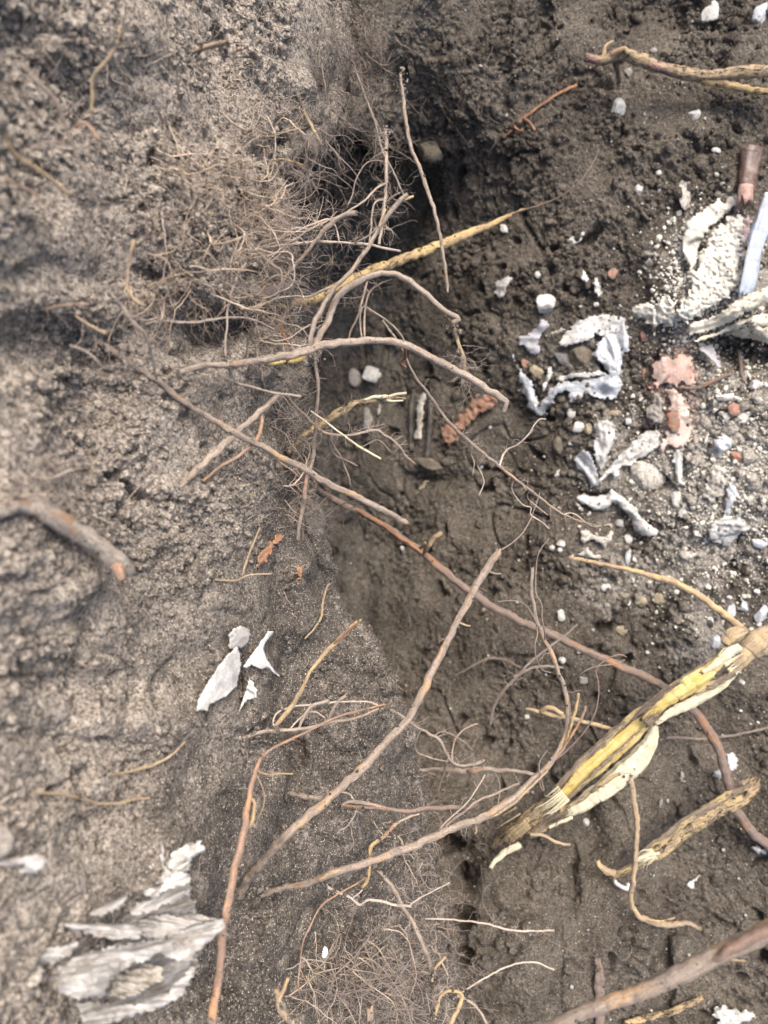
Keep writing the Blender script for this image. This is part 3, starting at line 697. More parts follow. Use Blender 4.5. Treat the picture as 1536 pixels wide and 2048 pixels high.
root('root', 'upright tan root hanging below the yellow stalk and bending at its foot', 'root',
     [(1258, 1540), (1266, 1580), (1271, 1625), (1275, 1665), (1272, 1710), (1266, 1755), (1263, 1795), (1268, 1822), (1284, 1838), (1315, 1848), (1345, 1850), (1372, 1845), (1400, 1858)],
     [6, 6.5, 6.5, 6, 6, 6, 6, 6, 7, 8, 6, 4], 'tan', d=(1.05, 1.04, 1.03, 1.05, 1.09), hairs=24, hlen=.035, hrange=(.75, 1), hmat='fibre_dark',
     branches=[([(1298, 1838), (1325, 1842), (1350, 1835)], (3, 2), (1.04, 1.04), 'yellow')])
root('root', 'yellow green frayed root leaning from the bank edge over two white stones', 'root',
     [(575, 905), (600, 880), (625, 860), (650, 843), (680, 822), (710, 808), (745, 800), (775, 797), (808, 797)],
     [6, 7, 9, 10, 10, 9, 8, 7, 4], 'mossy', d=(.86, .87, .88, .89, .90), hairs=30, hlen=.02, hr=.0002, hmat='fibre_dark', knob=.3,
     branches=[([(770, 797), (790, 790), (812, 786)], (4, 3), (.895, .895), 'cream'), ([(760, 800), (785, 803), (806, 802)], (4, 2), (.893, .893), 'cream'), ([(715, 803), (745, 795), (775, 795)], (4, 5), (.888, .885), 'cream')])
root('root', 'hanging thin root dropping from the arching root into a long feathery tail', 'root',
     [(765, 640), (788, 672), (806, 702), (822, 738), (838, 765), (858, 790), (880, 822), (902, 850), (925, 872), (950, 892), (975, 912), (1005, 938), (1040, 965), (1075, 992), (1105, 1015), (1135, 1032), (1165, 1043), (1195, 1050), (1220, 1050)],
     [2.6, 2.8, 3, 3.5, 4, 4.2, 4.4, 4.4, 4.2, 4, 3.6, 3.2, 2.8, 2.2, 1.6, 1.0], 'pink', d=(.74, .76, .80, .84, .86, .88), hairs=60, hlen=.022, hrange=(.2, .95), hr=.00018,
     branches=[([(988, 914), (1010, 900), (1035, 890), (1058, 868), (1068, 850), (1080, 838), (1092, 838)], (2.6, 2.2, 1.6), (.86, .84, .83), 'fibre', 6),
               ([(955, 898), (952, 925), (962, 945), (968, 965), (958, 990)], (1.8, 1.4), (.86, .87), 'fibre'),
               ([(930, 878), (940, 905), (948, 925), (945, 950)], (1.5, 1.2), (.85, .86), 'fibre'),
               ([(1025, 955), (1022, 975), (1035, 998), (1050, 1012), (1062, 1015), (1062, 1030), (1085, 1045), (1098, 1058)], (1.6, 1.3), (.86, .87), 'fibre'),
               ([(1045, 975), (1050, 992), (1070, 1010), (1095, 1030)], (1.5, 1.0), (.87, .88), 'fibre'),
               ([(1120, 1018), (1150, 1028), (1185, 1052), (1222, 1048)], (1.2, .9), (.88, .88), 'fibre_tan')])
root('root', 'thin straight root hanging down the slope behind the arching roots', 'root',
     [(800, 150), (806, 190), (812, 240), (820, 290), (838, 335), (852, 375), (868, 420), (880, 470), (888, 525), (895, 585)],
     [3.5, 4, 4.5, 5, 5, 5, 4.5, 4, 4, 3], 'grey', d=(.93, .93, .94, .94, .95), hairs=12, hlen=.03, hmat='fibre_dark')
root('root', 'dark upright root with knotty side twigs standing in the hollow', 'root',
     [(770, 258), (774, 300), (772, 345), (771, 385), (768, 420), (764, 455), (758, 490)],
     [4, 4.5, 4.5, 4.2, 4, 3.5], 'grey', d=(.82, .80, .79, .77), hairs=30, hlen=.03, hmat='fibre', hr=.00025,
     branches=[([(768, 352), (755, 372), (738, 392), (720, 408), (700, 420), (680, 432), (655, 440), (635, 455)], (3, 2.8, 2.4, 2), (.78, .76, .74), 'grey', 8),
               ([(768, 385), (752, 400), (745, 425), (742, 455), (738, 490)], (2.6, 2.4), (.78, .76), 'grey', 8),
               ([(772, 395), (785, 390), (800, 386)], (2.4, 2), (.78, .78), 'grey', 3),
               ([(762, 305), (745, 315), (725, 335), (712, 360), (705, 390), (695, 410)], (1.8, 1.6), (.79, .78), 'fibre_dark', 4)])
root('root', 'bare upright root passing behind the arching root down to the rusty fork', 'root',
     [(630, 700), (634, 740), (636, 780), (632, 820), (630, 860), (628, 900), (622, 930), (612, 960), (607, 1000), (600, 1045), (596, 1080)],
     [4, 4.5, 4.5, 4, 4, 4.5, 5.5, 6, 6, 5, 4.5], 'grey', d=(.76, .77, .80, .81, .80), hairs=34, hlen=.03, hmat='fibre',
     branches=[([(614, 950), (600, 938), (585, 935), (575, 928)], (4, 3.5, 3), (.80, .78), 'rust', 6), ([(612, 955), (610, 975), (607, 1000)], (6, 5.5), (.79, .795), 'orange')])
root('root', 'thin crooked root with fine side hairs reaching over the dark pit below the frayed root', 'root',
     [(575, 790), (590, 812), (612, 832), (632, 852), (650, 865), (675, 870), (700, 870), (730, 864), (755, 860), (768, 870), (785, 880), (800, 895), (812, 912), (830, 928)],
     [2.5, 3, 3, 3.2, 3.4, 3.4, 3.4, 3.2, 3, 2.8, 2.4], 'pink', d=(.76, .78, .79, .80), hairs=46, hlen=.02, hr=.0002,
     branches=[([(650, 868), (665, 890), (680, 910), (690, 935), (698, 955), (700, 970)], (2.6, 2.4, 2), (.80, .82), 'grey', 10),
               ([(645, 885), (655, 900), (672, 912), (695, 922), (715, 932)], (2.6, 2.2), (.80, .81), 'brown', 3),
               ([(700, 865), (730, 855), (752, 852), (770, 848)], (1.6, 1.2), (.81, .82), 'fibre_dark', 3),
               ([(695, 912), (715, 900), (735, 888), (752, 880), (765, 885), (780, 902)], (1.8, 1.4), (.83, .83), 'fibre_dark', 5)])
root('straw', 'pale straight straw lying across the thin crooked root', 'straw', [(622, 822), (650, 842), (680, 865), (710, 888), (735, 903), (761, 918)],
     [1.8, 2, 2.2, 3, 3], root_mat('pale_straw', (.62, .55, .38), (.48, .4, .25), (.7, .64, .48), .4, .02), d=(.77, .77, .77), sides=8)
root('root', 'slim grey root reaching from the root mat to a pale cut end over the hollow', 'root',
     [(535, 602), (555, 578), (575, 548), (600, 520), (625, 490), (640, 470), (660, 450), (680, 436), (695, 430), (712, 428)],
     [3, 4, 4.5, 4.5, 4.5, 4.5, 5, 6, 6.5, 6], 'grey', d=(None, .74, .73, .72), hairs=10, hlen=.015)
root('root', 'long pale thin root running level across the hollow above the arching root', 'root',
     [(500, 505), (530, 495), (570, 490), (620, 484), (665, 484), (700, 486), (740, 490), (775, 497), (800, 502)],
     [2.5, 3, 3, 3, 3, 3.2, 3], 'fibre', d=(None, .74, .73, .72), hairs=20, hlen=.014,
     branches=[([(705, 486), (730, 476), (748, 462), (760, 450)], (2.2, 2), (.725, .70), 'fibre'),
               ([(600, 487), (560, 478), (520, 484), (490, 500), (470, 520)], (2.4, 2), (.74, .73), 'fibre'),
               ([(690, 425), (660, 435), (620, 450), (580, 468), (540, 480), (500, 495)], (2, 2.2), (.74, .72), 'fibre')])
root('root', 'white thin root curving level between the root mat and the grey upright roots', 'root',
     [(532, 602), (560, 595), (590, 593), (615, 594), (640, 584), (662, 575)], [2.4, 2.8, 2.8, 2.6, 2.2], root_mat('whitish_root', (.5, .44, .38), (.34, .29, .25), (.5, .45, .4), .3, .1), d=(.74, .73, .70))
root('root', 'short reddish root sticking to the bank edge behind the tangled hairs', 'root',
     [(512, 520), (522, 550), (530, 590), (540, 615), (552, 640), (566, 665), (575, 690)], [3, 4, 6, 8, 9, 8, 6], 'rust', d=(.76, .775, .785, .79), hairs=12, knob=.4)
root('root', 'grey root peeping between the pit slope and the bark of the white kinked tip', 'root',
     [(902, 642), (910, 665), (918, 690), (926, 715), (930, 738), (928, 765)], [4.5, 4.8, 5, 4.5, 4], 'tan', d=(.86, .87, .89), hairs=46, hlen=.05, hr=.0002, hrange=(.4, 1), hdown=(0, -1.1, 0))
# lower bank
root('root', 'golden twig with an orange split tip standing out from the bank beside the white scraps', 'root',
     [(540, 1468), (560, 1442), (585, 1410), (605, 1375), (620, 1345), (640, 1318), (665, 1290), (690, 1268), (712, 1245), (722, 1240)],
     [5, 5.5, 6, 5, 4.5, 4.5, 5, 5.5, 5, 2.5], 'gold', d=(.735, .73, .73, .72),
     branches=[([(660, 1296), (680, 1276), (700, 1258), (716, 1246)], (2, 4, 2), (.725, .718), 'rust')])
root('root', 'forked grey root spreading low over the bank from the foot of the golden twig', 'root',
     [(485, 1475), (510, 1468), (545, 1462), (580, 1460), (620, 1455), (660, 1445), (700, 1440), (730, 1430), (755, 1418)],
     [4, 4.5, 4.5, 4, 3.5, 3, 2.6], 'grey', d=(None, .735, .75, .76), hairs=10, hlen=.015,
     branches=[([(545, 1460), (545, 1440), (560, 1422), (590, 1412), (625, 1410), (665, 1405), (700, 1403), (735, 1404), (755, 1410)], (2.6, 2.4, 2.2), (.735, .75, .76), 'fibre'),
               ([(590, 1415), (620, 1410), (645, 1405), (658, 1401)], (3, 5, 5), (.745, .745), 'grey'), ([(650, 1412), (672, 1402), (692, 1392)], (3.6, 4), (.74, .74), 'grey'),
               ([(575, 1458), (595, 1440), (610, 1428), (630, 1424), (650, 1436)], (1.8, 1.5), (.745, .75), 'fibre', 8)])
root('root', 'short blunt grey root pointing sideways out of a hole in the lower bank', 'root',
     [(578, 1588), (600, 1591), (622, 1594), (645, 1597)], [6, 6, 6, 5], 'grey', d=(.80, .78, .77))
root('root', 'level root with a yellow cut end and wine red stem leading off the lower bank', 'root',
     [(684, 1610), (705, 1612), (740, 1614), (780, 1618), (815, 1622), (850, 1618), (890, 1615), (930, 1614), (955, 1608)],
     [4.5, 4.5, 5, 5.5, 6, 6, 5.5, 5], 'brown', d=(.765, .775, .785, .79), hairs=12, hlen=.02, hmat='fibre',
     branches=[([(684, 1610), (700, 1604), (730, 1607), (775, 1617)], (4, 4.5, 4), (.762, .775), 'grey')])
root('root', 'crooked yellow rootlet with a rusty joint on the lower bank above the long branching root', 'root',
     [(792, 1648), (780, 1660), (760, 1678), (742, 1695), (741, 1715), (738, 1740), (732, 1765), (725, 1775)],
     [4.5, 3.5, 4, 5, 4.5, 4.5, 5, 5], 'yellow', d=(.76, .75, .735, .74), branches=[([(792, 1648), (775, 1665), (758, 1680)], (5, 4), (.758, .75), 'orange'), ([(793, 1646), (815, 1636), (838, 1628)], (3, 2.6), (.765, .77), 'grey')])
root('root', 'knobbly grey root running down the low bank towards the tangle of fine roots', 'root',
     [(742, 1728), (765, 1752), (785, 1775), (800, 1800), (815, 1828), (832, 1858), (845, 1888), (856, 1915), (862, 1940)],
     [4, 5.5, 5.5, 5, 5.5, 6, 5, 4], 'grey', d=(.80, .80, .80, .80), hairs=20, hlen=.016)
root('root', 'thin wavy pale root branching off beneath the long branching root', 'root',
     [(645, 1768), (670, 1782), (700, 1795), (720, 1810), (735, 1800), (760, 1802), (790, 1810), (822, 1812)], [3, 3.2, 3.2, 3, 3], 'fibre', d=(.74, .75, .76), hairs=10,
     branches=[([(700, 1790), (722, 1780), (732, 1765)], (1.8, 1.6), (.755, .75), 'fibre'), ([(810, 1808), (850, 1790), (885, 1773), (900, 1765)], (1.8, 1.5), (.77, .78), 'fibre', 6)])
root('root', 'very thin copper root looping down the low bank', 'root',
     [(735, 1752), (700, 1775), (665, 1795), (640, 1815), (622, 1850), (606, 1885), (600, 1930), (596, 1965), (600, 1990)], [1.6, 2, 2, 1.8, 1.6], 'orange', d=(.735, .73, .72, .71))
root('root', 'thin dark root coiling down the bank below the long grey root crossing', 'root',
     [(712, 1855), (722, 1875), (732, 1898), (745, 1925), (750, 1940)], [3, 2.6, 2.4], 'grey', lie=.006)
# left, close to the lens
root('root', 'thick soil caked root with a broken orange end low on the near bank', 'root',
     [(-30, 1030), (30, 1012), (80, 1018), (115, 1038), (150, 1060), (185, 1082), (215, 1105), (240, 1122), (258, 1142)],
     [18, 20, 24, 26, 26, 25, 24, 20], 'soily', d=(.46, .475, .50, .52, .545), knob=.3, hairs=14, hlen=.03,
     branches=[([(206, 1112), (222, 1124), (236, 1138), (246, 1160)], (12, 14, 11), (.535, .53), 'orange'),
               ([(30, 1010), (50, 990), (80, 990), (105, 1010)], (4, 3), (.46, .48), 'grey')])
root('root', 'bright yellow root lying bent over the near bank', 'root', [(-20, 225), (4, 255), (15, 290), (38, 318), (62, 332), (95, 352), (120, 375), (142, 390)],
     [5, 6, 6, 5.5, 5, 5, 4], 'gold', d=(.42, .43, .45, .47))
root('root', 'faint tan twig below the bright yellow root', 'root', [(10, 358), (40, 372), (65, 385), (88, 408)], [4, 4, 3.5], 'orange', d=(.45, .46))
root('straw', 'pale stiff straw with a kink on the upper bank', 'straw', [(238, 52), (232, 85), (218, 115), (195, 142), (183, 165), (184, 195), (184, 225)], [5, 5.5, 5, 4.5, 4.5, 4], 'tan', d=(.50, .50, .51))
root('root', 'long pale grey root running down the middle of the near bank', 'root', [(45, 130), (75, 165), (108, 198), (122, 232), (132, 262), (150, 300), (165, 335), (180, 370), (195, 405), (207, 435)],
     [4, 5.5, 6, 5.5, 4.5, 4, 3.5, 3, 3], 'grey', d=(.44, .46, .48, .50), hairs=6)
root('root', 'short stub of pinkish root sticking out near the top of the bank', 'root', [(378, 105), (400, 98), (425, 92), (454, 86)], [4, 6, 6.5, 6], 'pink', d=(.60, .58))
root('root', 'tiny dark stub of root beside the pinkish stub', 'root', [(438, 100), (460, 100), (480, 97), (496, 93)], [3.5, 4, 3], 'brown', d=(.64, .63))
root('root', 'small tan root end poking out of the bank above the long pinkish root', 'root', [(150, 632), (170, 645), (190, 656), (214, 668)], [3, 4.5, 5], 'tan', d=(.535, .52))
root('root', 'short orange root near the recess under the root mat', 'root', [(85, 620), (115, 612), (150, 608), (178, 608)], [2.5, 3.5, 3], 'orange', d=(.50, .50), hairs=6)
root('root', 'copper broken rootlet bent over on the sandy upper bank', 'root', [(150, 255), (160, 245), (175, 248), (188, 265), (197, 280)], [3, 4, 5, 4], 'orange', d=(.485, .48))
root('root', 'thin grey level root on the sandy near bank', 'root', [(60, 298), (85, 286), (115, 285), (145, 290), (175, 292)], [3, 3, 3], 'grey', d=(.46, .48))
root('root', 'thin pale root lying level across the dry lower bank', 'root', [(60, 1590), (95, 1586), (135, 1590), (170, 1600), (205, 1608), (240, 1606), (268, 1598), (300, 1596)],
     [3, 4, 4, 3.5, 3], 'tan', lie=.006, hairs=8)
root('root', 'dusty grey root slanting over the dry bank under the white scraps', 'root', [(220, 1552), (255, 1545), (290, 1535), (320, 1525), (350, 1505), (370, 1485)], [3, 4, 4, 3], 'tan', lie=.005, hairs=10)
root('root', 'slender dark rootlet crossing above the splintered wood on the bank', 'root', [(430, 1160), (455, 1161), (478, 1160), (488, 1138), (497, 1110), (520, 1055)], [2, 2.6, 3, 3, 2.4], 'tan', d=(.68, .69, .70),
     branches=[([(480, 1158), (500, 1150), (525, 1148), (545, 1147)], (2.4, 2), (.69, .70), 'tan')])
root('root', 'dusty hairy root curling along the edge of the bank above the golden twig', 'root', [(610, 1278), (628, 1258), (642, 1235), (646, 1205), (652, 1178), (658, 1168)], [2, 3, 3, 2.5], 'tan', lie=.005, hairs=14, hlen=.012)
root('root', 'thin root sticking level out of the rough bank below the crossing roots', 'root', [(462, 972), (480, 971), (500, 971)], [5, 5, 4.5], 'grey', d=(.66, .65))
root('root', 'soil dusted stub leading under the long pinkish root', 'root', [(140, 690), (165, 700), (185, 712), (200, 728)], [3, 3, 2], 'soily', d=(.52, .52), hairs=10)
root('root', 'brown root hanging vertically from the mat at the recess', 'root', [(268, 480), (262, 510), (256, 545), (256, 580), (270, 600), (290, 612)], [3.5, 3.5, 3.5, 3], 'tan', d=(.53, .53), hairs=8)
root('root', 'dark hairy root running from the recess down to the crossing roots', 'root', [(215, 575), (228, 598), (248, 622), (270, 648), (290, 670), (300, 700), (308, 730), (312, 757)], [5, 6, 6, 4.5, 3.5, 3], 'soily', d=(.53, .55, .59), hairs=30, hlen=.012)
root('root', 'thin root bowing level along the underside of the root mat', 'root', [(290, 648), (330, 642), (375, 645), (420, 640), (470, 635), (515, 642), (550, 660)], [3, 3.2, 3.2, 3, 2.6], 'fibre', d=(.60, .65, .72), hairs=14, hlen=.012)
root('root', 'long fine root hanging down over the recess to the arching root', 'root', [(500, 520), (478, 545), (465, 580), (455, 620), (453, 665), (450, 700), (452, 712)], [4, 3.5, 3, 2.6], 'fibre', d=(.66, .665, .67), hairs=6)
root('root', 'pale stub of root poking from the fringe of the mat over the hollow', 'root', [(545, 320), (565, 319), (585, 323), (605, 330)], [2.6, 3, 2.2], 'yellow', d=(.73, .72))
root('root', 'dusty root dangling over the small cave in the upper bank', 'root', [(595, 190), (605, 215), (618, 242), (632, 268), (643, 292)], [2.5, 3.5, 4, 3], 'tan', d=(.80, .80), hairs=16, hlen=.012)
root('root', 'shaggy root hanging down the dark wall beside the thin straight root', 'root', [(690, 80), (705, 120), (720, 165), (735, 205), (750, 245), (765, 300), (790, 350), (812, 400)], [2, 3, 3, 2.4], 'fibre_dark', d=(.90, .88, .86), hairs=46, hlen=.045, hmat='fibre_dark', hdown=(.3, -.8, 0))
# pit side
root('twig', 'small rusty red twig with a splayed split end on the bare soil slope', 'twig', [(1012, 272), (1030, 252), (1048, 236), (1068, 220), (1090, 205), (1112, 190), (1135, 178), (1153, 171)],
     [2, 4.5, 4, 3, 3.5, 4, 4], 'rust', lie=.004, branches=[([(1060, 232), (1064, 248), (1068, 262)], (4, 4), (1.12, 1.12), 'rust'), ([(1030, 256), (1040, 262), (1045, 258)], (4, 3), (1.12, 1.12), 'rust')])
root('stalk', 'yellow stalk with purple stains and a fork lying at the top of the slope', 'stalk',
     [(1172, 116), (1205, 120), (1240, 108), (1275, 118), (1320, 134), (1370, 146), (1420, 152), (1470, 146), (1560, 142)], [9, 13, 15, 14, 14, 14, 15, 14, 14], 'purple', d=(1.10, 1.085, 1.08, 1.07, 1.06), knob=.3,
     branches=[([(1380, 152), (1420, 163), (1465, 172), (1510, 180), (1570, 186)], (9, 9, 9), (1.08, 1.07), 'yellow'), ([(1205, 115), (1212, 92), (1225, 82)], (5, 3), (1.09, 1.09), 'gold'),
               ([(1222, 112), (1245, 98), (1258, 108)], (6, 6), (1.075, 1.075), 'yellow')])
root('root', 'short dead root tip lying under the blurred pink root', 'root', [(1250, 2048), (1285, 2038), (1330, 2028), (1370, 2012), (1404, 1996)], [7, 8, 8, 7, 5], 'mossy', lie=.012)
root('wood_strip', 'flat brown piece of wood standing upright at the lower rim of the pit', 'wood', [(1196, 1918), (1200, 1960), (1200, 2000), (1200, 2060)], [7, 13, 12, 13], 'brown', lie=.012, flat=.5)
root('root', 'pale faint root under the yellow stalk pointing to the branching root', 'root', [(1052, 1418), (1080, 1424), (1120, 1432), (1160, 1440), (1195, 1450), (1230, 1462)], [3.5, 6, 5, 5, 6], 'tan', d=(1.09, 1.07, 1.07),
     branches=[([(1082, 1402), (1100, 1413), (1125, 1428)], (5, 5), (1.07, 1.07), 'gold')])
root('root', 'wispy grey root curving over the bare soil above the pale faint root', 'root', [(980, 1450), (985, 1420), (1000, 1390), (1025, 1362), (1050, 1342), (1085, 1333), (1125, 1335)], [3, 3.5, 4, 3.5, 2.5], 'fibre_dark', d=(1.1, 1.07, 1.06), hairs=8, hlen=.05,
     branches=[([(1035, 1352), (1060, 1325), (1085, 1305), (1130, 1270), (1155, 1250)], (3, 2), (1.06, 1.07), 'fibre_dark')])
root('root', 'pale wiry root twisting over the soil left of the wispy grey root', 'root', [(912, 1350), (940, 1335), (975, 1318), (1010, 1320), (1040, 1335)], [2, 3, 2.6], 'fibre_dark', lie=.015, hairs=6, hlen=.03)
root('root', 'level grey root with an orange worn patch behind the branching root', 'root', [(820, 1545), (850, 1540), (890, 1540), (930, 1542), (965, 1538), (1000, 1540), (1040, 1543), (1068, 1548)], [4, 5, 6, 7, 6, 5, 4], 'grey', d=(1.0, .95, .92, .90), hairs=12,
     branches=[([(925, 1543), (945, 1542), (968, 1538)], (4, 6, 3), (.93, .92), 'orange')])
root('root', 'thin crooked root zigzagging between the pit and the long grey brown root', 'root',
     [(755, 1418), (785, 1420), (812, 1438), (835, 1455), (858, 1468), (880, 1480), (892, 1505), (905, 1525), (925, 1532), (948, 1528), (966, 1522)], [3, 3.4, 3.6, 3.4, 3.6, 3.4, 4], 'grey', d=(.80, .82, .84, .86), hairs=26, hlen=.03,
     branches=[([(860, 1466), (880, 1462), (905, 1470), (930, 1485), (945, 1500)], (2, 1.6), (.84, .85), 'fibre_dark', 6), ([(895, 1512), (910, 1480), (925, 1462), (945, 1450), (955, 1448)], (2.6, 2), (.86, .86), 'pink', 6),
               ([(892, 1508), (888, 1545), (878, 1575), (880, 1600)], (2.2, 1.8), (.86, .88), 'brown', 4), ([(800, 1500), (830, 1505), (870, 1518), (905, 1524)], (2, 2), (.84, .85), 'grey', 3)])
root('root', 'faint hair thin root arching over the clod at the lower pit edge', 'root', [(925, 1985), (950, 1968), (980, 1950), (1010, 1935), (1040, 1926), (1075, 1926), (1108, 1940)], [2, 2.2, 2], 'fibre', d=(.86, .90, .92))
root('root', 'grey hair root running level from the tangle over the lower clod', 'root', [(850, 1838), (890, 1838), (930, 1842), (975, 1848), (1010, 1858), (1050, 1862), (1108, 1861)], [1.8, 2.2, 2.6, 2.2], 'fibre', d=(.84, .88, .92), hairs=12, hlen=.02)
root('root', 'blurred forked golden root tips rising at the lower bank', 'root', [(600, 2060), (580, 2040), (560, 2010), (556, 1985), (552, 1975)], [9, 9, 8, 6], 'tan', d=(.62, .62), branches=[([(560, 2005), (568, 1975), (576, 1955)], (7, 4), (.62, .62), 'gold')])
root('root', 'pale blurred root end cut square at the bottom of the bank', 'root', [(742, 2070), (740, 2040), (740, 2014)], [9, 9, 9], 'grey', d=(.70, .70))
root('root', 'copper loop of root bent over at the lower tangle', 'root', [(866, 2060), (872, 2020), (880, 1995), (895, 1980), (915, 1982), (925, 1992), (915, 2020), (895, 2060)], [5, 5, 4, 3.5, 4, 7, 6], 'gold', d=(.70, .70, .69))
root('root', 'little yellow forked root end at the lower tangle above the copper loop', 'root', [(864, 1970), (864, 1945), (875, 1930), (890, 1913)], [4, 4, 3], 'gold', d=(.76, .76))
root('root', 'grey root plunging diagonally out of the bottom edge beside the copper loop', 'root', [(905, 1990), (935, 2000), (955, 2018), (975, 2050)], [4, 3.5, 3.5], 'grey', d=(.76, .75))
root('root', 'dark buried root in the lit lower corner near the white chips', 'root', [(1320, 1480), (1345, 1475), (1400, 1478), (1470, 1470), (1560, 1450)], [3, 3, 3], 'fibre_dark', lie=.012, hairs=6)
root('root', 'rusty root end beneath the pink plaster near the ridge', 'root', [(1358, 775), (1395, 775), (1430, 762), (1460, 748)], [4, 5, 4], 'brown', lie=.01)
root('root', 'grey thin root in the hollow under the shell of peeled bark', 'root', [(1478, 700), (1480, 725), (1484, 750), (1488, 762)], [4, 4, 3], 'brown', lie=.008)

# ---------------- fine root tangles: nobody could count the hairs
def mat_tangle(name, label, regions, mat, seed, sides=3):
    rs = np.random.RandomState(seed); bag = Bag()
    for (cu, cv, ru, rv, n, L, r, dirv, lift, wig, curl, nb, grav) in regions:
        for _ in range(n):
            t = rs.rand() * 6.283; q = math.sqrt(rs.rand()); u = cu + ru * q * math.cos(t); v = cv + rv * q * math.sin(t)
            s = float(surf(u, v)); s = min(s, 1.3); d0 = s - rs.uniform(0, lift)
            dv = np.array(dirv, float) + rs.normal(size=3) * .6
            hair_tree(bag, rs, P(u, v, d0), dv, L * rs.uniform(.35, 1.2), r * (.75 + 2.3 * rs.rand() ** 4), wig * .62, 2, nb, sides, grav, .0028, curl * .7)
    return link(name, bag.mesh(name), RM[mat], None, kind='stuff', label=label, category='root hairs')
mat_tangle('root_mat', 'dense mat of fine tan roots hanging from the upper bank', [
    (450, 300, 80, 130, 50, .05, .00038, (.8, -.1, .5), .012, .28, .12, 2, (.2, -.2, .3)),
    (420, 460, 140, 80, 42, .07, .00042, (.7, -.3, .5), .015, .26, .12, 2, (.2, -.3, .3)),
    (350, 580, 130, 60, 36, .065, .00042, (.4, -.7, .5), .012, .26, .10, 2, (0, -.5, .3)),
    (490, 400, 50, 70, 50, .04, .00032, (1, 0, .3), .01, .35, .25, 2, (.2, 0, .3)),
    (500, 560, 60, 70, 60, .05, .00032, (.8, -.3, .4), .01, .3, .15, 2, (.1, -.3, .2))], 'fibre_tan', 21)
mat_tangle('root_mat', 'pale grey wiry root hairs spread over the hollow side of the bank edge', [
    (560, 700, 60, 60, 80, .035, .00028, (.5, -.8, .5), .01, .33, .15, 2, (0, -.5, .2)),
    (580, 620, 60, 60, 120, .035, .00028, (.7, .2, .5), .015, .33, .15, 2, (0, 0, .2)),
    (560, 460, 40, 80, 130, .08, .0004, (1, -.2, .3), .01, .3, .12, 2, (.2, 0, .2)),
    (590, 820, 50, 90, 75, .035, .00026, (.7, -.3, .4), .01, .33, .15, 2, (0, -.2, .2)),
    (560, 240, 60, 50, 60, .03, .00028, (.6, -.3, .5), .01, .33, .15, 2, (0, -.2, .2)),
    (560, 960, 30, 60, 50, .02, .00022, (.8, 0, .4), .005, .33, .15, 1, (0, 0, .2)),
    (520, 1030, 30, 30, 40, .012, .0002, (1, .1, .2), .003, .1, 0, 0, (0, 0, 0))], 'fibre', 22)
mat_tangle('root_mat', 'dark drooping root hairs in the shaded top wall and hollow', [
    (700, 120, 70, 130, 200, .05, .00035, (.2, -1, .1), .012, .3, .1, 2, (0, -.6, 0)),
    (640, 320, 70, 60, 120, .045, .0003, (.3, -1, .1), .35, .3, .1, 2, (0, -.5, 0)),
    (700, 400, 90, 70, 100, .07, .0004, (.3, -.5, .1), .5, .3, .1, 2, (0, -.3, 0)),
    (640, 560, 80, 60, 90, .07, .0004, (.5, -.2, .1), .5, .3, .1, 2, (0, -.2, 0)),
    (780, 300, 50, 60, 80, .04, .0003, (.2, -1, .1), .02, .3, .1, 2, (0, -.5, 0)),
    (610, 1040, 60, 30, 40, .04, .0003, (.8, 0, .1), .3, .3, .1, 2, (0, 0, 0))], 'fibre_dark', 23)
mat_tangle('root_mat', 'grey brushy tangle of fine roots over the low bank and pit rim', [
    (740, 1980, 130, 80, 70, .10, .00042, (.9, .25, .5), .02, .10, .06, 2, (.1, -.1, .2)),
    (690, 1960, 90, 60, 40, .12, .00045, (1, .3, .5), .02, .10, .06, 2, (.2, 0, .3)),
    (850, 1800, 70, 100, 95, .05, .00034, (.4, .1, .6), .012, .36, .2, 2, (0, 0, .2)),
    (860, 1690, 40, 60, 35, .03, .00024, (.3, .3, .6), .01, .36, .2, 2, (0, 0, .2)),
    (900, 1950, 60, 60, 50, .045, .00028, (.6, -.3, .5), .02, .3, .15, 2, (0, -.1, .2)),
    (770, 1380, 30, 60, 30, .02, .0002, (.8, .1, .4), .005, .3, .1, 1, (0, 0, 0)),
    (860, 1600, 30, 60, 60, .03, .00026, (.8, .1, .3), .01, .3, .1, 2, (0, 0, 0))], 'fibre', 24)
mat_tangle('root_mat', 'stray pale hairs of root stuck all over the dry bank face', [
    (150, 120, 180, 120, 60, .035, .00035, (.4, -.4, .4), .006, .2, .1, 1, (0, 0, .1)),
    (200, 350, 200, 150, 70, .035, .00035, (.4, -.4, .4), .006, .2, .1, 1, (0, 0, .1)),
    (470, 90, 120, 80, 70, .035, .0003, (.7, -.2, .3), .006, .25, .1, 1, (0, 0, .1)),
    (250, 1000, 200, 250, 60, .03, .00028, (.4, -.3, .3), .004, .25, .1, 1, (0, 0, .1)),
    (300, 1500, 250, 300, 70, .03, .00026, (.4, -.2, .3), .004, .25, .1, 1, (0, 0, .1)),
    (560, 1250, 60, 200, 40, .02, .0002, (.5, .2, .3), .003, .2, .1, 1, (0, 0, .1)),
    (100, 960, 90, 50, 40, .03, .0004, (.4, -.4, .4), .008, .2, .1, 1, (0, 0, .1))], 'fibre', 25)
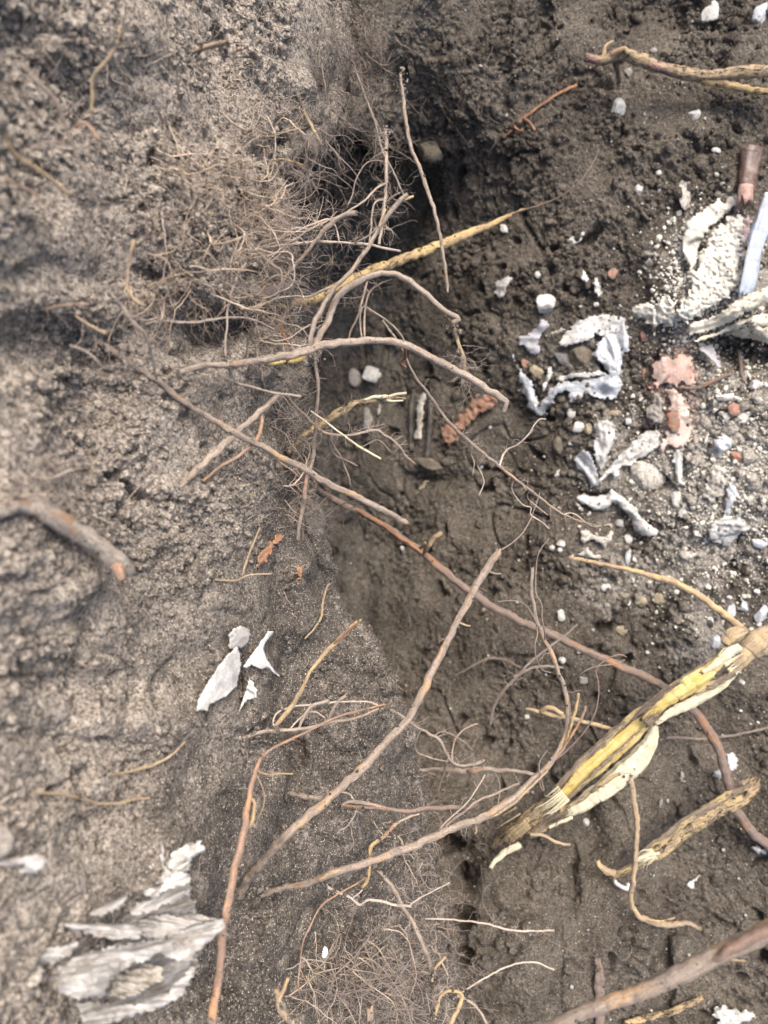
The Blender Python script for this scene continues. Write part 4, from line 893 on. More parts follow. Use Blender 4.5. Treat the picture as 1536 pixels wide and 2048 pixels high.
mat_tangle('root_mat', 'sparse dark hairs of root lying on the pit soil', [
    (950, 150, 150, 150, 50, .05, .0003, (.1, -.8, .2), .006, .2, .1, 1, (0, -.2, 0)),
    (900, 1300, 120, 150, 40, .05, .0003, (.5, .2, .2), .02, .2, .1, 1, (0, 0, 0)),
    (1200, 1000, 350, 500, 50, .04, .00028, (.3, .2, .2), .008, .2, .1, 1, (0, 0, 0)),
    (1000, 1690, 130, 40, 90, .04, .0004, (.8, .3, .3), .01, .3, .1, 2, (0, 0, 0)),
    (1100, 1900, 200, 120, 50, .05, .0003, (.3, .1, .2), .008, .2, .1, 1, (0, 0, 0)),
    (1320, 1820, 50, 40, 60, .04, .00035, (.6, .3, .2), .02, .3, .1, 2, (0, 0, 0)),
    (1430, 760, 70, 60, 40, .035, .0004, (.3, -.5, .2), .01, .3, .1, 1, (0, 0, 0))], 'fibre_dark', 26)

# thin branching roots bristling from the bank edge into the hollow, each one its own root
rs = np.random.RandomState(401)
for k in range(120):
    q = k % 4 if k < 46 else 4 + k % 2
    if q < 2: v = rs.uniform(400, 720); u = edge(v) - rs.uniform(0, 50); dv = np.array([1, rs.normal(0, .45), rs.uniform(-.1, .5)]); L = rs.uniform(.05, .12); lab, grp = 'thin grey branching rootlet bristling from the bank edge into the upper hollow', 'rootlets in the upper hollow'
    elif q == 2: v = rs.uniform(740, 1050); u = edge(v) - rs.uniform(0, 30); dv = np.array([1, rs.normal(-.3, .4), rs.uniform(-.2, .3)]); L = rs.uniform(.03, .08); lab, grp = 'thin grey branching rootlet sticking from the middle bank edge over the pit', 'rootlets at the middle edge'
    elif q == 4: v = rs.uniform(230, 640); u = edge(v) - rs.uniform(40, 260); dv = np.array([rs.normal(.6, .5), rs.normal(-.6, .5), rs.uniform(.2, .7)]); L = rs.uniform(.04, .10); lab, grp = 'loose tan rootlet in the tangle draped over the upper bank lip', 'rootlets of the upper tangle'
    elif q == 5 and k % 4 == 1: v = rs.uniform(20, 330); u = rs.uniform(600, 800); dv = np.array([rs.normal(.2, .4), -1, rs.uniform(.1, .4)]); L = rs.uniform(.05, .12); lab, grp = 'thin drooping rootlet on the shaded upper wall', 'rootlets on the shaded wall'
    elif q == 5: v = rs.uniform(1850, 2048); u = rs.uniform(560, 900); dv = np.array([rs.normal(.9, .4), rs.normal(.1, .4), rs.uniform(.3, .8)]); L = rs.uniform(.05, .12); lab, grp = 'long sweeping rootlet in the brushy tangle at the foot of the bank', 'rootlets of the lower tangle'
    else: v = rs.uniform(1640, 1990); u = edge(v) - rs.uniform(0, 160); dv = np.array([.8, rs.normal(.1, .5), rs.uniform(.1, .6)]); L = rs.uniform(.04, .10); lab, grp = 'thin grey branching rootlet standing on the low bank near the pit rim', 'rootlets on the low bank'
    p0 = P(u, v, float(surf(u, v)) + .002); bg = Bag()
    hair_tree(bg, rs, p0, dv, L, rs.uniform(.0005, .0012), .15, 3, 4, 5, (.1, -.15, .1), .003, .05)
    link('root', bg.mesh('rootlet'), RM[('fibre', 'grey', 'pink', 'fibre_tan', 'fibre_tan')[rs.randint(5)] if not (q == 5 and k % 4 == 1) else 'fibre_dark'], None, label=lab, category='root', group=grp)
# ================================================================ big yellow stalk and its neighbour
W1 = solid_mat('white_plastic', (.56, .56, .535), (.38, .38, .36), .42, 60, .55, spec=.4)
W2 = solid_mat('bluish_white_plastic', (.50, .53, .56), (.34, .365, .39), .38, 70, .5, spec=.45)
W3 = solid_mat('dusty_plaster', (.52, .50, .45), (.34, .32, .28), .55, 130, .9)
WC = solid_mat('cream_white_plaster', (.68, .655, .58), (.50, .48, .41), .34, 150, .9)
WP = solid_mat('white_paper_scrap', (.64, .63, .60), (.50, .49, .46), .22, 200, .8, bump=.3, wr=260)
WG = solid_mat('greyish_old_plastic', (.50, .485, .465), (.32, .305, .29), .46, 55, .6, spec=.35)
WS = solid_mat('white_stone', (.52, .52, .49), (.34, .335, .31), .40, 120, .85)
WB = solid_mat('pale_blue_stone', (.46, .485, .51), (.32, .34, .36), .38, 120, .85)
YS = solid_mat('yellowish_stone', (.34, .29, .19), (.22, .185, .12), .55, 120, .9)
GS = solid_mat('dirty_grey_stone', (.30, .28, .25), (.19, .17, .15), .4, 120, .9)
OR = solid_mat('orange_brick_chip', (.38, .185, .13), (.26, .125, .09), .6, 160, .9)
PK = solid_mat('pink_plaster', (.62, .47, .42), (.54, .25, .19), .60, 48, .9, dirtc=(.34, .27, .22), bump=.3)
PKP = solid_mat('pale_pink_plaster', (.60, .51, .45), (.55, .38, .32), .55, 50, .9, bump=.3)
OC = solid_mat('orange_clay', (.36, .18, .105), (.24, .11, .065), .6, 90, .95)
CR = solid_mat('cream_bark_shell', (.66, .62, .51), (.48, .44, .34), .25, 60, .85)
BR = solid_mat('brown_bottle_glass', (.10, .055, .042), (.055, .032, .026), .5, 60, .35, spec=.5)
DK = solid_mat('dark_rubber', (.035, .034, .034), (.022, .021, .02), .3, 60, .6)
SP = solid_mat('splintered_wood', (.42, .22, .12), (.24, .13, .08), .3, 160, .85)
CO = solid_mat('olive_clod', (.125, .108, .080), (.085, .072, .054), .3, 90, .95)

def strand(parent, name, pts, rad, d, mat, flat=.6, knob=.09, ridge=.28, sides=34, seed=1, wob=1.0):
    C, R = path3d(pts, d, rad, .0016, None, wob, seed, bury=None); bg = Bag(); tube(bg, C, R, sides, flat, knob, seed, ridge)
    return link_under(name, bg.mesh(name), RM[mat], parent)
st = empty('stalk', P(1240, 1500, 1.03), label='big split yellow stalk with white flesh lying diagonally on the pit slope', category='stalk')
strand(st, 'pith', [(1462, 1302), (1420, 1340), (1370, 1372), (1320, 1408), (1290, 1440)], [10, 17, 21, 19, 11], (1.02, 1.03, 1.035), 'core', seed=2)
strand(st, 'pith', [(1312, 1424), (1270, 1462), (1220, 1505), (1170, 1548), (1132, 1585), (1112, 1612)], [10, 20, 22, 22, 19, 9], (1.035, 1.045, 1.055), 'core', seed=3)
strand(st, 'flesh', [(1310, 1452), (1300, 1485), (1275, 1522), (1240, 1552), (1200, 1582), (1155, 1612), (1120, 1630)], [8, 19, 26, 27, 25, 19, 9], (1.045, 1.055, 1.065), 'cream', seed=4, flat=.6)
strand(st, 'flesh', [(1480, 1330), (1440, 1370), (1395, 1400), (1350, 1420), (1312, 1448)], [9, 12, 13, 11, 5], (1.04, 1.045, 1.045), 'cream', seed=5)
strand(st, 'bark', [(1480, 1298), (1440, 1312), (1390, 1345), (1330, 1385), (1270, 1430), (1210, 1480), (1150, 1535), (1105, 1585)], [9, 9, 9, 9, 9, 8, 7, 5], (1.025, 1.03, 1.035, 1.04), 'stalkbark', seed=6)
strand(st, 'bark', [(1470, 1345), (1430, 1365), (1395, 1378), (1360, 1400)], [8, 10, 9, 5], (1.03, 1.035), 'stalkbark', seed=7)
strand(st, 'flesh', [(1478, 1292), (1455, 1308), (1430, 1330), (1405, 1345)], [10, 12, 10, 5], (1.015, 1.02), 'cream', seed=8)
strand(st, 'bark', [(1240, 1545), (1200, 1570), (1160, 1600), (1120, 1622)], [4, 5, 5, 4], (1.02, 1.03), 'mossy', seed=9)
strand(st, 'base', [(1110, 1600), (1080, 1622), (1045, 1648), (1010, 1672), (985, 1695)], [15, 20, 17, 12, 7], (1.055, 1.075, 1.12), 'mossy', seed=10, knob=.35)
strand(st, 'base', [(1130, 1618), (1095, 1648), (1060, 1672)], [14, 16, 8], (1.06, 1.065), 'stalkbark', seed=11, knob=.4)
strand(st, 'knot', [(1560, 1262), (1530, 1275), (1505, 1296), (1480, 1322), (1455, 1345)], [26, 28, 26, 18, 9], (1.04, 1.035, 1.03), 'tan', seed=12, knob=.5, flat=.8)
strand(st, 'knot', [(1452, 1290), (1468, 1272), (1488, 1262)], [14, 18, 10], (1.03, 1.03), 'tan', seed=13, knob=.5)
strand(st, 'fibre', [(1040, 1688), (1010, 1705), (990, 1722), (982, 1735)], [8, 9, 6, 5], (1.07, 1.07), 'cream', seed=14)
strand(st, 'fibre', [(1145, 1635), (1120, 1645), (1098, 1655)], [4, 5, 3], (1.05, 1.05), 'cream', seed=15)
strand(st, 'fibre', [(1060, 1668), (1090, 1672), (1115, 1685), (1140, 1690)], [3, 4, 3], (1.05, 1.06), 'tan', seed=16)
def splinters(parent, u, v, d, du, dv, n, w, mat, seed):
    r_ = np.random.RandomState(seed); bg = Bag()
    for _ in range(n):
        a0, b0 = r_.normal(0, w, 2) * .45; k_ = r_.uniform(.4, 1.2); px, py = -dv / math.hypot(du, dv), du / math.hypot(du, dv)
        u0, v0 = u + px * a0 - du * .3, v + py * a0 - dv * .3
        p = [(u0, v0), (u0 + du * k_ * .6 + px * r_.normal() * 3, v0 + dv * k_ * .6 + py * r_.normal() * 3), (u0 + du * k_ + px * r_.normal() * 7, v0 + dv * k_ + py * r_.normal() * 7)]
        C, R = path3d(p, (d - .004, d + r_.uniform(-.006, .006)), [2.2, 1.4, .5], .003, None, .3, seed, bury=None); tube(bg, C, R * r_.uniform(.6, 1.5), 5, .7)
    link_under('splinters', bg.mesh('splinters'), RM[mat], parent, kind='stuff')
strand(st, 'bark', [(1305, 1445), (1285, 1460), (1240, 1500), (1190, 1545), (1150, 1585), (1120, 1612)], [2.5, 4, 5, 5, 4, 3], (1.022, 1.03, 1.035), 'stalkbark', seed=31, knob=.4)
strand(st, 'bark', [(1300, 1500), (1268, 1540), (1225, 1575), (1170, 1608), (1110, 1640)], [3, 5, 5, 5, 3], (1.055, 1.06, 1.07), 'stalkbark', seed=32, knob=.4)
strand(st, 'bark', [(1360, 1365), (1320, 1392), (1290, 1416), (1262, 1440)], [3, 4, 4, 3], (1.01, 1.015), 'dark', seed=33, knob=.4)
splinters(st, 1118, 1600, 1.035, -42, 34, 26, 22, 'cream', 1)
splinters(st, 1040, 1655, 1.045, -46, 34, 40, 20, 'mossy', 2)
splinters(st, 1120, 1625, 1.04, -30, 22, 24, 16, 'stalkbark', 3)
splinters(st, 1300, 1440, 1.02, 28, -24, 18, 14, 'stalkbark', 4)
splinters(st, 1455, 1320, 1.02, 28, -20, 24, 18, 'cream', 5)
s2 = empty('stalk', P(1370, 1660, 1.06), label='shorter weathered yellow stalk lying parallel below the big split one', category='stalk')
strand(s2, 'stem', [(1512, 1572), (1480, 1592), (1440, 1612), (1400, 1640), (1360, 1668), (1320, 1700), (1285, 1722), (1258, 1740), (1225, 1752)], [13, 20, 22, 21, 22, 21, 17, 11, 7], (1.09, 1.085, 1.08, 1.08), 'mossy', seed=21, ridge=.35)
strand(s2, 'bark', [(1500, 1568), (1440, 1600), (1385, 1632), (1330, 1672), (1290, 1700)], [6, 9, 9, 8, 4], (1.07, 1.065), 'stalkbark', seed=22)
strand(s2, 'fibre', [(1318, 1705), (1290, 1712), (1272, 1720)], [4, 5, 3], (1.06, 1.06), 'cream', seed=23)
strand(s2, 'fibre', [(1230, 1748), (1212, 1742), (1202, 1732), (1196, 1722)], [7, 8, 6, 4], (1.08, 1.075), 'gold', seed=24, knob=.6)
splinters(s2, 1500, 1575, 1.075, 24, -16, 34, 20, 'gold', 6)
splinters(s2, 1300, 1712, 1.065, -30, 16, 26, 12, 'cream', 7)
root('string', 'white curled strip hanging off the tip of the weathered stalk', 'string', [(1228, 1752), (1232, 1766), (1245, 1775), (1257, 1776), (1255, 1766)], [3, 5, 5, 4], root_mat('white_strip', (.6, .58, .55), (.45, .43, .4), (.6, .6, .6), .2, .1), lie=.012)

# ================================================================ white scraps on the bank
sheet('paper_scrap', 'largest white leaf shaped scrap stuck flat on the bank', 'paper scrap', [(392, 1423), (396, 1400), (412, 1370), (432, 1338), (455, 1308), (474, 1292), (481, 1305), (483, 1330), (478, 1352), (474, 1374), (455, 1392), (432, 1404), (419, 1410), (416, 1425), (408, 1420)], WP, off=.013, amp=.0008, lift=.001, tear=1.2, cell=2, puff=6, fdir=2.2, d=None)
sheet('paper_scrap', 'rounded translucent grey scrap above the leaf shaped one', 'paper scrap', [(456, 1292), (457, 1270), (466, 1256), (482, 1251), (500, 1257), (501, 1270), (494, 1288), (486, 1298), (472, 1296), (458, 1302)], WG, off=.010, amp=.0012, lift=.003, tear=2, cell=2.2, fdir=1.2)
sheet('paper_scrap', 'torn white scrap with a trailing tail beside the dark slit', 'paper scrap', [(484, 1333), (500, 1312), (512, 1296), (524, 1278), (536, 1262), (550, 1261), (540, 1275), (530, 1288), (527, 1296), (534, 1318), (545, 1334), (560, 1352), (557, 1354), (545, 1344), (536, 1337), (520, 1339), (508, 1333), (502, 1330), (495, 1339)], WP, off=.013, amp=.001, lift=.001, tear=1, cell=1.8, puff=4, fdir=1.0)
sheet('paper_scrap', 'small jagged white scrap lowest of the four by the dark slit', 'paper scrap', [(477, 1424), (484, 1400), (492, 1378), (498, 1356), (506, 1362), (511, 1375), (516, 1381), (512, 1385), (514, 1395), (495, 1401), (488, 1408), (480, 1424)], WP, off=.013, amp=.001, lift=.001, tear=1, cell=1.8, puff=4, fdir=1.2)
BG = solid_mat('bag_film', (.44, .43, .415), (.26, .25, .24), .40, 40, .55, bump=.25)
# crumpled bag, low on the near bank
bag = empty('plastic_bag', P(260, 1880, .56), label='large crumpled greyish white plastic bag half buried low on the near bank', category='plastic bag')
def piece(poly, d, fdir, seed, amp=.0060, lift=.003, holes=(), mat=BG, tilt=(0, 0), fold=.013, cell=3.0, name='fold'):
    o = sheet(name, 'x' * seed, '', poly, mat, parent=bag, aniso=.12, off=0, amp=amp, lift=lift, fdir=fdir, d=d, tilt=(tilt[0], tilt[1] - (.00030 if name == 'fold' else 0)), holes=holes, fold=fold, cell=cell, tear=6, puff=18)
piece([(105, 1900), (150, 1850), (220, 1828), (300, 1790), (360, 1745), (385, 1790), (400, 1840), (430, 1855), (395, 1920), (370, 1990), (270, 2030), (170, 2050), (110, 1990)], .578, -.3, 20, tilt=(.00018, 0), amp=.006, mat=solid_mat('soil_stained_film', (.34, .325, .305), (.20, .185, .17), .6, 55, .8), name='lower_layer')
piece([(120, 1935), (150, 1912), (210, 1893), (270, 1883), (330, 1872), (380, 1850), (420, 1838), (453, 1836), (450, 1862), (420, 1885), (395, 1905), (385, 1925), (345, 1920), (320, 1905), (300, 1920), (262, 1932), (230, 1955), (205, 1990), (160, 2000), (115, 1985), (108, 1955)], .525, -.2, 3, holes=[[(205, 1990), (222, 1965), (245, 1950), (255, 1955), (232, 1975), (212, 1998)]], tilt=(.00022, 0))
piece([(180, 2000), (240, 2010), (290, 2002), (330, 1985), (360, 1955), (378, 1930), (392, 1910), (400, 1925), (385, 1960), (365, 1995), (330, 2015), (270, 2030), (215, 2052), (170, 2060), (165, 2030), (150, 2010)], .520, -.15, 4, tilt=(.0002, 0))
piece([(220, 1955), (250, 1940), (300, 1925), (330, 1930), (330, 1960), (290, 1985), (240, 1998), (215, 1992)], .545, .2, 5, mat=W3)
piece([(275, 1838), (320, 1828), (380, 1826), (430, 1834), (452, 1840), (400, 1862), (350, 1872), (300, 1882), (270, 1868)], .57, .1, 6, tilt=(.0001, 0))
piece([(115, 1850), (160, 1845), (205, 1842), (260, 1845), (285, 1858), (280, 1878), (220, 1880), (180, 1872), (140, 1862)], .515, .1, 7, tilt=(.0002, 0))
piece([(170, 1825), (205, 1805), (235, 1795), (252, 1783), (258, 1800), (235, 1820), (200, 1835)], .525, -.4, 8)
piece([(245, 1818), (290, 1800), (330, 1778), (360, 1755), (378, 1745), (382, 1770), (380, 1790), (350, 1803), (325, 1812), (300, 1828), (260, 1832)], .56, -.4, 9, tilt=(.0002, 0))
piece([(285, 1782), (315, 1770), (335, 1755), (352, 1738), (370, 1740), (384, 1752), (378, 1768), (345, 1780), (310, 1795), (290, 1797)], .553, -.5, 10, mat=W1)
piece([(332, 1722), (350, 1700), (375, 1686), (403, 1678), (413, 1692), (408, 1706), (385, 1716), (382, 1735), (375, 1745), (350, 1745), (335, 1738)], .575, -.5, 11, mat=W1)
piece([(300, 1672), (320, 1680), (331, 1700), (330, 1730), (352, 1745), (350, 1760), (320, 1770), (310, 1760), (325, 1745), (318, 1710), (305, 1690)], .572, 1.3, 12)
piece([(265, 1712), (290, 1702), (308, 1722), (302, 1735), (275, 1738), (262, 1728)], .575, .4, 13, mat=W1)
piece([(60, 1905), (90, 1895), (130, 1890), (160, 1880), (165, 1890), (130, 1915), (110, 1930), (70, 1925)], .495, -.2, 14)
piece([(40, 1950), (80, 1920), (92, 1935), (80, 1965), (55, 1990), (38, 1980)], .485, 1, 15, mat=W3)
sheet('plastic_scrap', 'pale grey strip of plastic on the near bank above the crumpled bag', 'plastic scrap', [(-10, 1722), (40, 1712), (75, 1706), (95, 1722), (88, 1738), (60, 1748), (30, 1750), (50, 1730), (-10, 1735)], WG, d=.455, amp=.002, lift=.003)
sheet('plastic_scrap', 'yellowish soil crusted scrap at the very margin of the near bank', 'plastic scrap', [(-20, 1650), (10, 1652), (28, 1670), (26, 1700), (8, 1718), (-20, 1722)], GS, d=.445, amp=.003, lift=.004)
stone('stone_chip', 'bright white rectangular chip alone on the low bank', 'chip', 648, 1906, 16, 27, 12, solid_mat('bright_white', (.82, .82, .80), (.75, .75, .73), .03, 100, .7), 5, facets=5, thick=.5)
# splintered wood set in the bank
for k, (poly, m_, lab) in enumerate([([(510, 1135), (517, 1112), (530, 1092), (545, 1076), (560, 1068), (572, 1072), (566, 1085), (550, 1092), (540, 1108), (536, 1122), (524, 1130), (514, 1140)], SP, 'patch of orange splintered wood embedded in the steep bank face'),
                                      ([(590, 1130), (608, 1132), (606, 1146), (600, 1166), (597, 1178), (594, 1160)], SP, 'small orange wedge of wood at the bank edge below the splintered patch')]):
    sheet('wood_splinter', lab, 'wood', poly, m_, off=.009, amp=.003, lift=.002, tear=7, cell=2.0, fdir=-1.0, fold=.006)

# ================================================================ pit side: scraps and stones
def S(label, poly, mat, cat='plastic scrap', name='plastic_scrap', **kw):
    k = dict(off=.0055, amp=.0034, lift=.003, fold=.017, puff=8); k.update(kw); return sheet(name, label, cat, poly, mat, **k)
rag = empty('plastic_sheet', P(1170, 720, 1.15), label='torn bluish white plastic sheet curled into an open square on the pit slope', category='plastic sheet')
def rp(poly, mat, off, fdir, seed, **kw):
    k = dict(off=off * .55, amp=.0036, lift=.003, fold=.016, fdir=fdir, tear=5, cell=2.6, puff=8); k.update(kw)
    sheet('fold', 'y' * seed, '', poly, mat, parent=rag, **k)
rp([(1108, 688), (1125, 672), (1140, 655), (1160, 640), (1190, 630), (1215, 628), (1240, 634), (1250, 650), (1240, 668), (1215, 672), (1190, 672), (1175, 682), (1155, 688), (1138, 692), (1134, 696)], W1, .018, -.5, 1)
rp([(1225, 632), (1250, 635), (1256, 670), (1258, 700), (1244, 715), (1243, 745), (1236, 760), (1222, 758), (1210, 735), (1198, 725), (1185, 712), (1192, 690), (1205, 672), (1218, 655)], W2, .022, 1.3, 2)
rp([(1225, 740), (1243, 742), (1245, 770), (1236, 797), (1210, 798), (1186, 795), (1168, 784), (1162, 800), (1148, 805), (1132, 798), (1140, 785), (1120, 785), (1108, 800), (1098, 815), (1090, 833), (1072, 830), (1060, 818), (1080, 805), (1092, 790), (1104, 770), (1130, 762), (1165, 760), (1195, 757)], W2, .018, .1, 3)
rp([(1018, 697), (1030, 715), (1040, 735), (1052, 748), (1064, 760), (1066, 780), (1078, 800), (1090, 815), (1095, 830), (1078, 832), (1060, 820), (1046, 812), (1055, 805), (1052, 790), (1035, 780), (1042, 772), (1033, 750), (1036, 738), (1026, 725)], W2, .016, 1.2, 4)
rp([(1078, 793), (1084, 775), (1092, 752), (1098, 732), (1106, 735), (1106, 748), (1098, 765), (1088, 785)], W1, .018, 1.2, 5, tear=2)
rp([(1105, 757), (1130, 748), (1165, 744), (1200, 742), (1218, 748), (1190, 755), (1155, 757), (1120, 763)], W1, .022, 0, 6, tear=2)
S('grey lilac film scrap shaped like an anvil beside the bluish sheet', [(1035, 672), (1055, 668), (1072, 655), (1080, 636), (1095, 640), (1098, 652), (1086, 668), (1080, 685), (1080, 705), (1070, 712), (1055, 705), (1044, 692), (1035, 695)], solid_mat('lilac_film', (.42, .43, .46), (.30, .31, .34), .22, 60, .5, spec=.5), tear=3)
S('narrow whitish strip joining the anvil scrap to the bluish sheet', [(1088, 668), (1110, 660), (1135, 652), (1130, 660), (1112, 670), (1092, 674)], W3, tear=2)
stone('stone', 'white triangular stone above the bluish plastic sheet', 'stone', 1093, 609, 46, 44, 20, WS, 12, facets=10)
S('upright white shred above the torn sheet, beside a brown hollow', [(1165, 535), (1172, 545), (1180, 560), (1172, 570), (1162, 560)], W1, tear=2)
S('white curled shred right of the upright one', [(1186, 556), (1196, 556), (1204, 575), (1206, 590), (1196, 598), (1188, 585)], W1, tear=3)
S('dull lilac rag scrap on dark soil near the tip of the arching root', [(988, 565), (1000, 558), (1015, 552), (1030, 555), (1022, 565), (1014, 578), (1008, 595), (998, 598), (988, 588)], WG, tear=3)
S('cracked off white plaster smear crossing the upper right slope', [(1365, 470), (1372, 445), (1395, 425), (1430, 400), (1458, 385), (1478, 388), (1476, 410), (1450, 430), (1430, 450), (1410, 470), (1396, 500), (1395, 530), (1385, 545), (1368, 520), (1362, 495)], WC, 'plaster', 'plaster_patch', aniso=1.0, amp=.002, lift=.006, off=.010, tear=4)
S('thick crumbly white plaster heap next to the long clear strip', [(1398, 512), (1412, 480), (1430, 455), (1455, 435), (1478, 420), (1490, 440), (1488, 480), (1484, 520), (1480, 560), (1465, 590), (1440, 605), (1405, 630), (1380, 645), (1352, 640), (1350, 620), (1368, 598), (1380, 570), (1375, 545), (1392, 530)], WC, 'plaster', 'plaster_patch', aniso=1.0, amp=.005, lift=.008, off=.010, fold=.007, tear=9, holes=[[(1396, 478), (1408, 470), (1412, 490), (1400, 505)]])
S('trailing crumbly plaster spill reaching towards the bluish sheet', [(1250, 622), (1275, 610), (1310, 600), (1335, 590), (1352, 605), (1358, 635), (1345, 655), (1320, 655), (1308, 668), (1296, 655), (1285, 640), (1262, 632)], WC, 'plaster', 'plaster_patch', aniso=1.0, amp=.005, lift=.006, off=.008, fold=.007, tear=14)
sh = empty('bark_shell', P(1460, 645, 1.1), label='cream peeled shell of bark with layered lips at the right margin', category='bark')
for k, (poly, off, t_) in enumerate([([(1376, 672), (1378, 648), (1400, 640), (1430, 632), (1455, 612), (1490, 590), (1545, 568), (1545, 600), (1500, 622), (1470, 640), (1440, 655), (1405, 668)], .030, 3),
                                    ([(1376, 688), (1400, 672), (1440, 660), (1475, 640), (1510, 628), (1545, 625), (1545, 660), (1500, 655), (1470, 662), (1440, 672), (1410, 680)], .026, 3),
                                    ([(1440, 672), (1470, 660), (1500, 652), (1545, 652), (1545, 690), (1500, 680), (1460, 672)], .020, 4)]):
    me_ = sheet_mesh('lip', poly, off=off, amp=.003, lift=.010, fdir=-.35, fold=.008, cell=2.8, tear=t_, seed=40 + k)
    o = link_under('lip', me_, CR, sh); md = o.modifiers.new('thickness', 'SOLIDIFY'); md.thickness = .0016
S('greyish film scrap dangling below the bark shell', [(1396, 690), (1425, 685), (1432, 700), (1440, 725), (1446, 738), (1430, 732), (1415, 715), (1400, 702)], solid_mat('grey_film', (.38, .38, .40), (.27, .27, .29), .2, 60, .5, spec=.5), tear=3, off=.03)
# clear tube strip and brown glass
glassy = solid_mat('clear_blue_plastic', (.50, .56, .64), (.36, .42, .50), .05, 30, .25, spec=.7, trans=.35, bump=.2)
bt = Bag(); C_, R_ = path3d([(1545, 390), (1528, 440), (1510, 500), (1500, 550), (1490, 588)], (1.05, 1.06, 1.07), [20, 21, 20, 17, 14], .003, None, .3, 3, bury=None)
tube(bt, C_, R_, 28, .35, .12, 2, .45); link('plastic_strip', bt.mesh('plastic_strip'), glassy, None, label='long clear bluish plastic strip standing by the plaster heap', category='plastic strip')
bo = empty('bottle', P(1500, 360, 1.1), label='brown bottle neck fragment poking from soil above the clear strip', category='bottle')
bt = Bag(); C_, R_ = path3d([(1504, 296), (1499, 335), (1494, 378)], (1.15, 1.09), [27, 26, 21], .003, None, 0, 3, bury=None); tube(bt, C_, R_, 24, .6, .22, 2, .1); link_under('body', bt.mesh('body'), BR, bo)
bt = Bag(); C_, R_ = path3d([(1492, 372), (1489, 402)], (1.085, 1.085), [19, 20], .003, None, 0, 3, bury=None); tube(bt, C_, R_, 24, .8, .1, 2, .05); link_under('rim', bt.mesh('rim'), solid_mat('worn_pink_rim', (.40, .26, .22), (.25, .15, .12), .3, 90, .7), bo)
S('ragged purplish film shred beside the clear strip', [(1478, 440), (1496, 425), (1506, 440), (1498, 470), (1488, 500), (1480, 490)], solid_mat('purple_film', (.36, .28, .29), (.22, .15, .15), .3, 60, .6), tear=6)
# pink plaster
S('large pink plaster slab with a pale rim lying in the gravel', [(1300, 745), (1312, 722), (1322, 708), (1345, 712), (1365, 705), (1380, 712), (1392, 740), (1395, 765), (1385, 772), (1350, 770), (1330, 765), (1315, 772), (1298, 778), (1308, 760)], PK, 'plaster', 'plaster_slab', amp=.0006, lift=.002, off=.008, tear=9, aniso=1.0, fold=.02)
S('pale pink plaster slab with an orange stain below the large pink one', [(1330, 778), (1350, 776), (1368, 785), (1376, 810), (1380, 835), (1385, 860), (1375, 880), (1368, 895), (1352, 898), (1335, 890), (1325, 905), (1315, 915), (1318, 890), (1328, 870), (1333, 845), (1335, 815), (1338, 795)], PKP, 'plaster', 'plaster_slab', amp=.0006, lift=.002, off=.008, tear=10, aniso=1.0, fold=.02)
S('rusty orange stain flake on the pale pink slab', [(1333, 822), (1352, 824), (1362, 845), (1356, 865), (1342, 868), (1334, 850)], OC, 'flake', 'plaster_flake', amp=.001, lift=.002, off=.0125, tear=4, aniso=1.0)
S('grey dirty plaster crust beside the pink slabs', [(1296, 782), (1320, 780), (1332, 800), (1328, 830), (1322, 850), (1302, 850), (1290, 830), (1300, 805)], GS, 'plaster', 'plaster_patch', aniso=1.0, amp=.004, lift=.005, fold=.008, tear=9)
S('big sausage shaped orange clay lump lying in the shaded pit', [(880, 885), (885, 850), (905, 840), (925, 822), (945, 800), (975, 783), (992, 790), (998, 806), (975, 822), (950, 838), (930, 852), (915, 875), (900, 893)], OC, 'clay lump', 'clay_lump', amp=.004, lift=.007, off=.006, tear=8, puff=16, aniso=1.0, fold=.008)
# tissue like white cluster
S('white wrinkled plastic flap standing at the head of the pale cluster', [(1182, 848), (1195, 838), (1215, 838), (1230, 850), (1234, 875), (1222, 900), (1216, 925), (1200, 940), (1188, 925), (1186, 890), (1190, 862)], W1, fdir=1.4, amp=.005)
S('fan folded white plastic scrap spreading up to the pink slab', [(1195, 960), (1215, 935), (1240, 905), (1262, 885), (1290, 862), (1315, 856), (1322, 870), (1318, 895), (1300, 912), (1278, 918), (1262, 935), (1245, 930), (1238, 955), (1225, 960), (1222, 945), (1205, 965), (1195, 975), (1185, 972)], W1, fdir=-.6, amp=.006, fold=.008)
S('lilac white film corner at the bottom of the pale cluster', [(1148, 918), (1160, 900), (1175, 900), (1190, 925), (1200, 955), (1198, 975), (1182, 975), (1165, 948), (1150, 935)], W2, fdir=.8)
stone('plaster_lump', 'chunky off white plaster lump with a dirty hollow below the fan', 'plaster lump', 1290, 950, 84, 56, 18, W3, 31, facets=6, thick=.5)
S('curved white bone shaped plastic strip, its thin end up left', [(1147, 992), (1165, 986), (1190, 992), (1212, 988), (1222, 975), (1240, 988), (1258, 1003), (1275, 1015), (1285, 1035), (1302, 1048), (1320, 1058), (1318, 1072), (1295, 1074), (1272, 1066), (1262, 1052), (1262, 1040), (1245, 1020), (1228, 1008), (1210, 1020), (1190, 1022), (1170, 1012), (1155, 1005)], W1, fdir=.5, amp=.004, lift=.012)
S('white flake at the end of the bone shaped strip', [(1150, 998), (1162, 1010), (1170, 1025), (1158, 1022), (1148, 1008)], W3, tear=2)
S('white crinkled scrap hanging under the pink slabs', [(1346, 898), (1362, 896), (1368, 925), (1366, 960), (1360, 978), (1352, 962), (1348, 945), (1344, 925)], W1, fdir=1.5, tear=4)
S('folded white packaging scrap in the gravel right of the pink slabs', [(1412, 905), (1428, 890), (1425, 878), (1445, 870), (1465, 872), (1466, 895), (1448, 905), (1440, 920), (1428, 915)], W2, fdir=.3, amp=.005, tear=5)
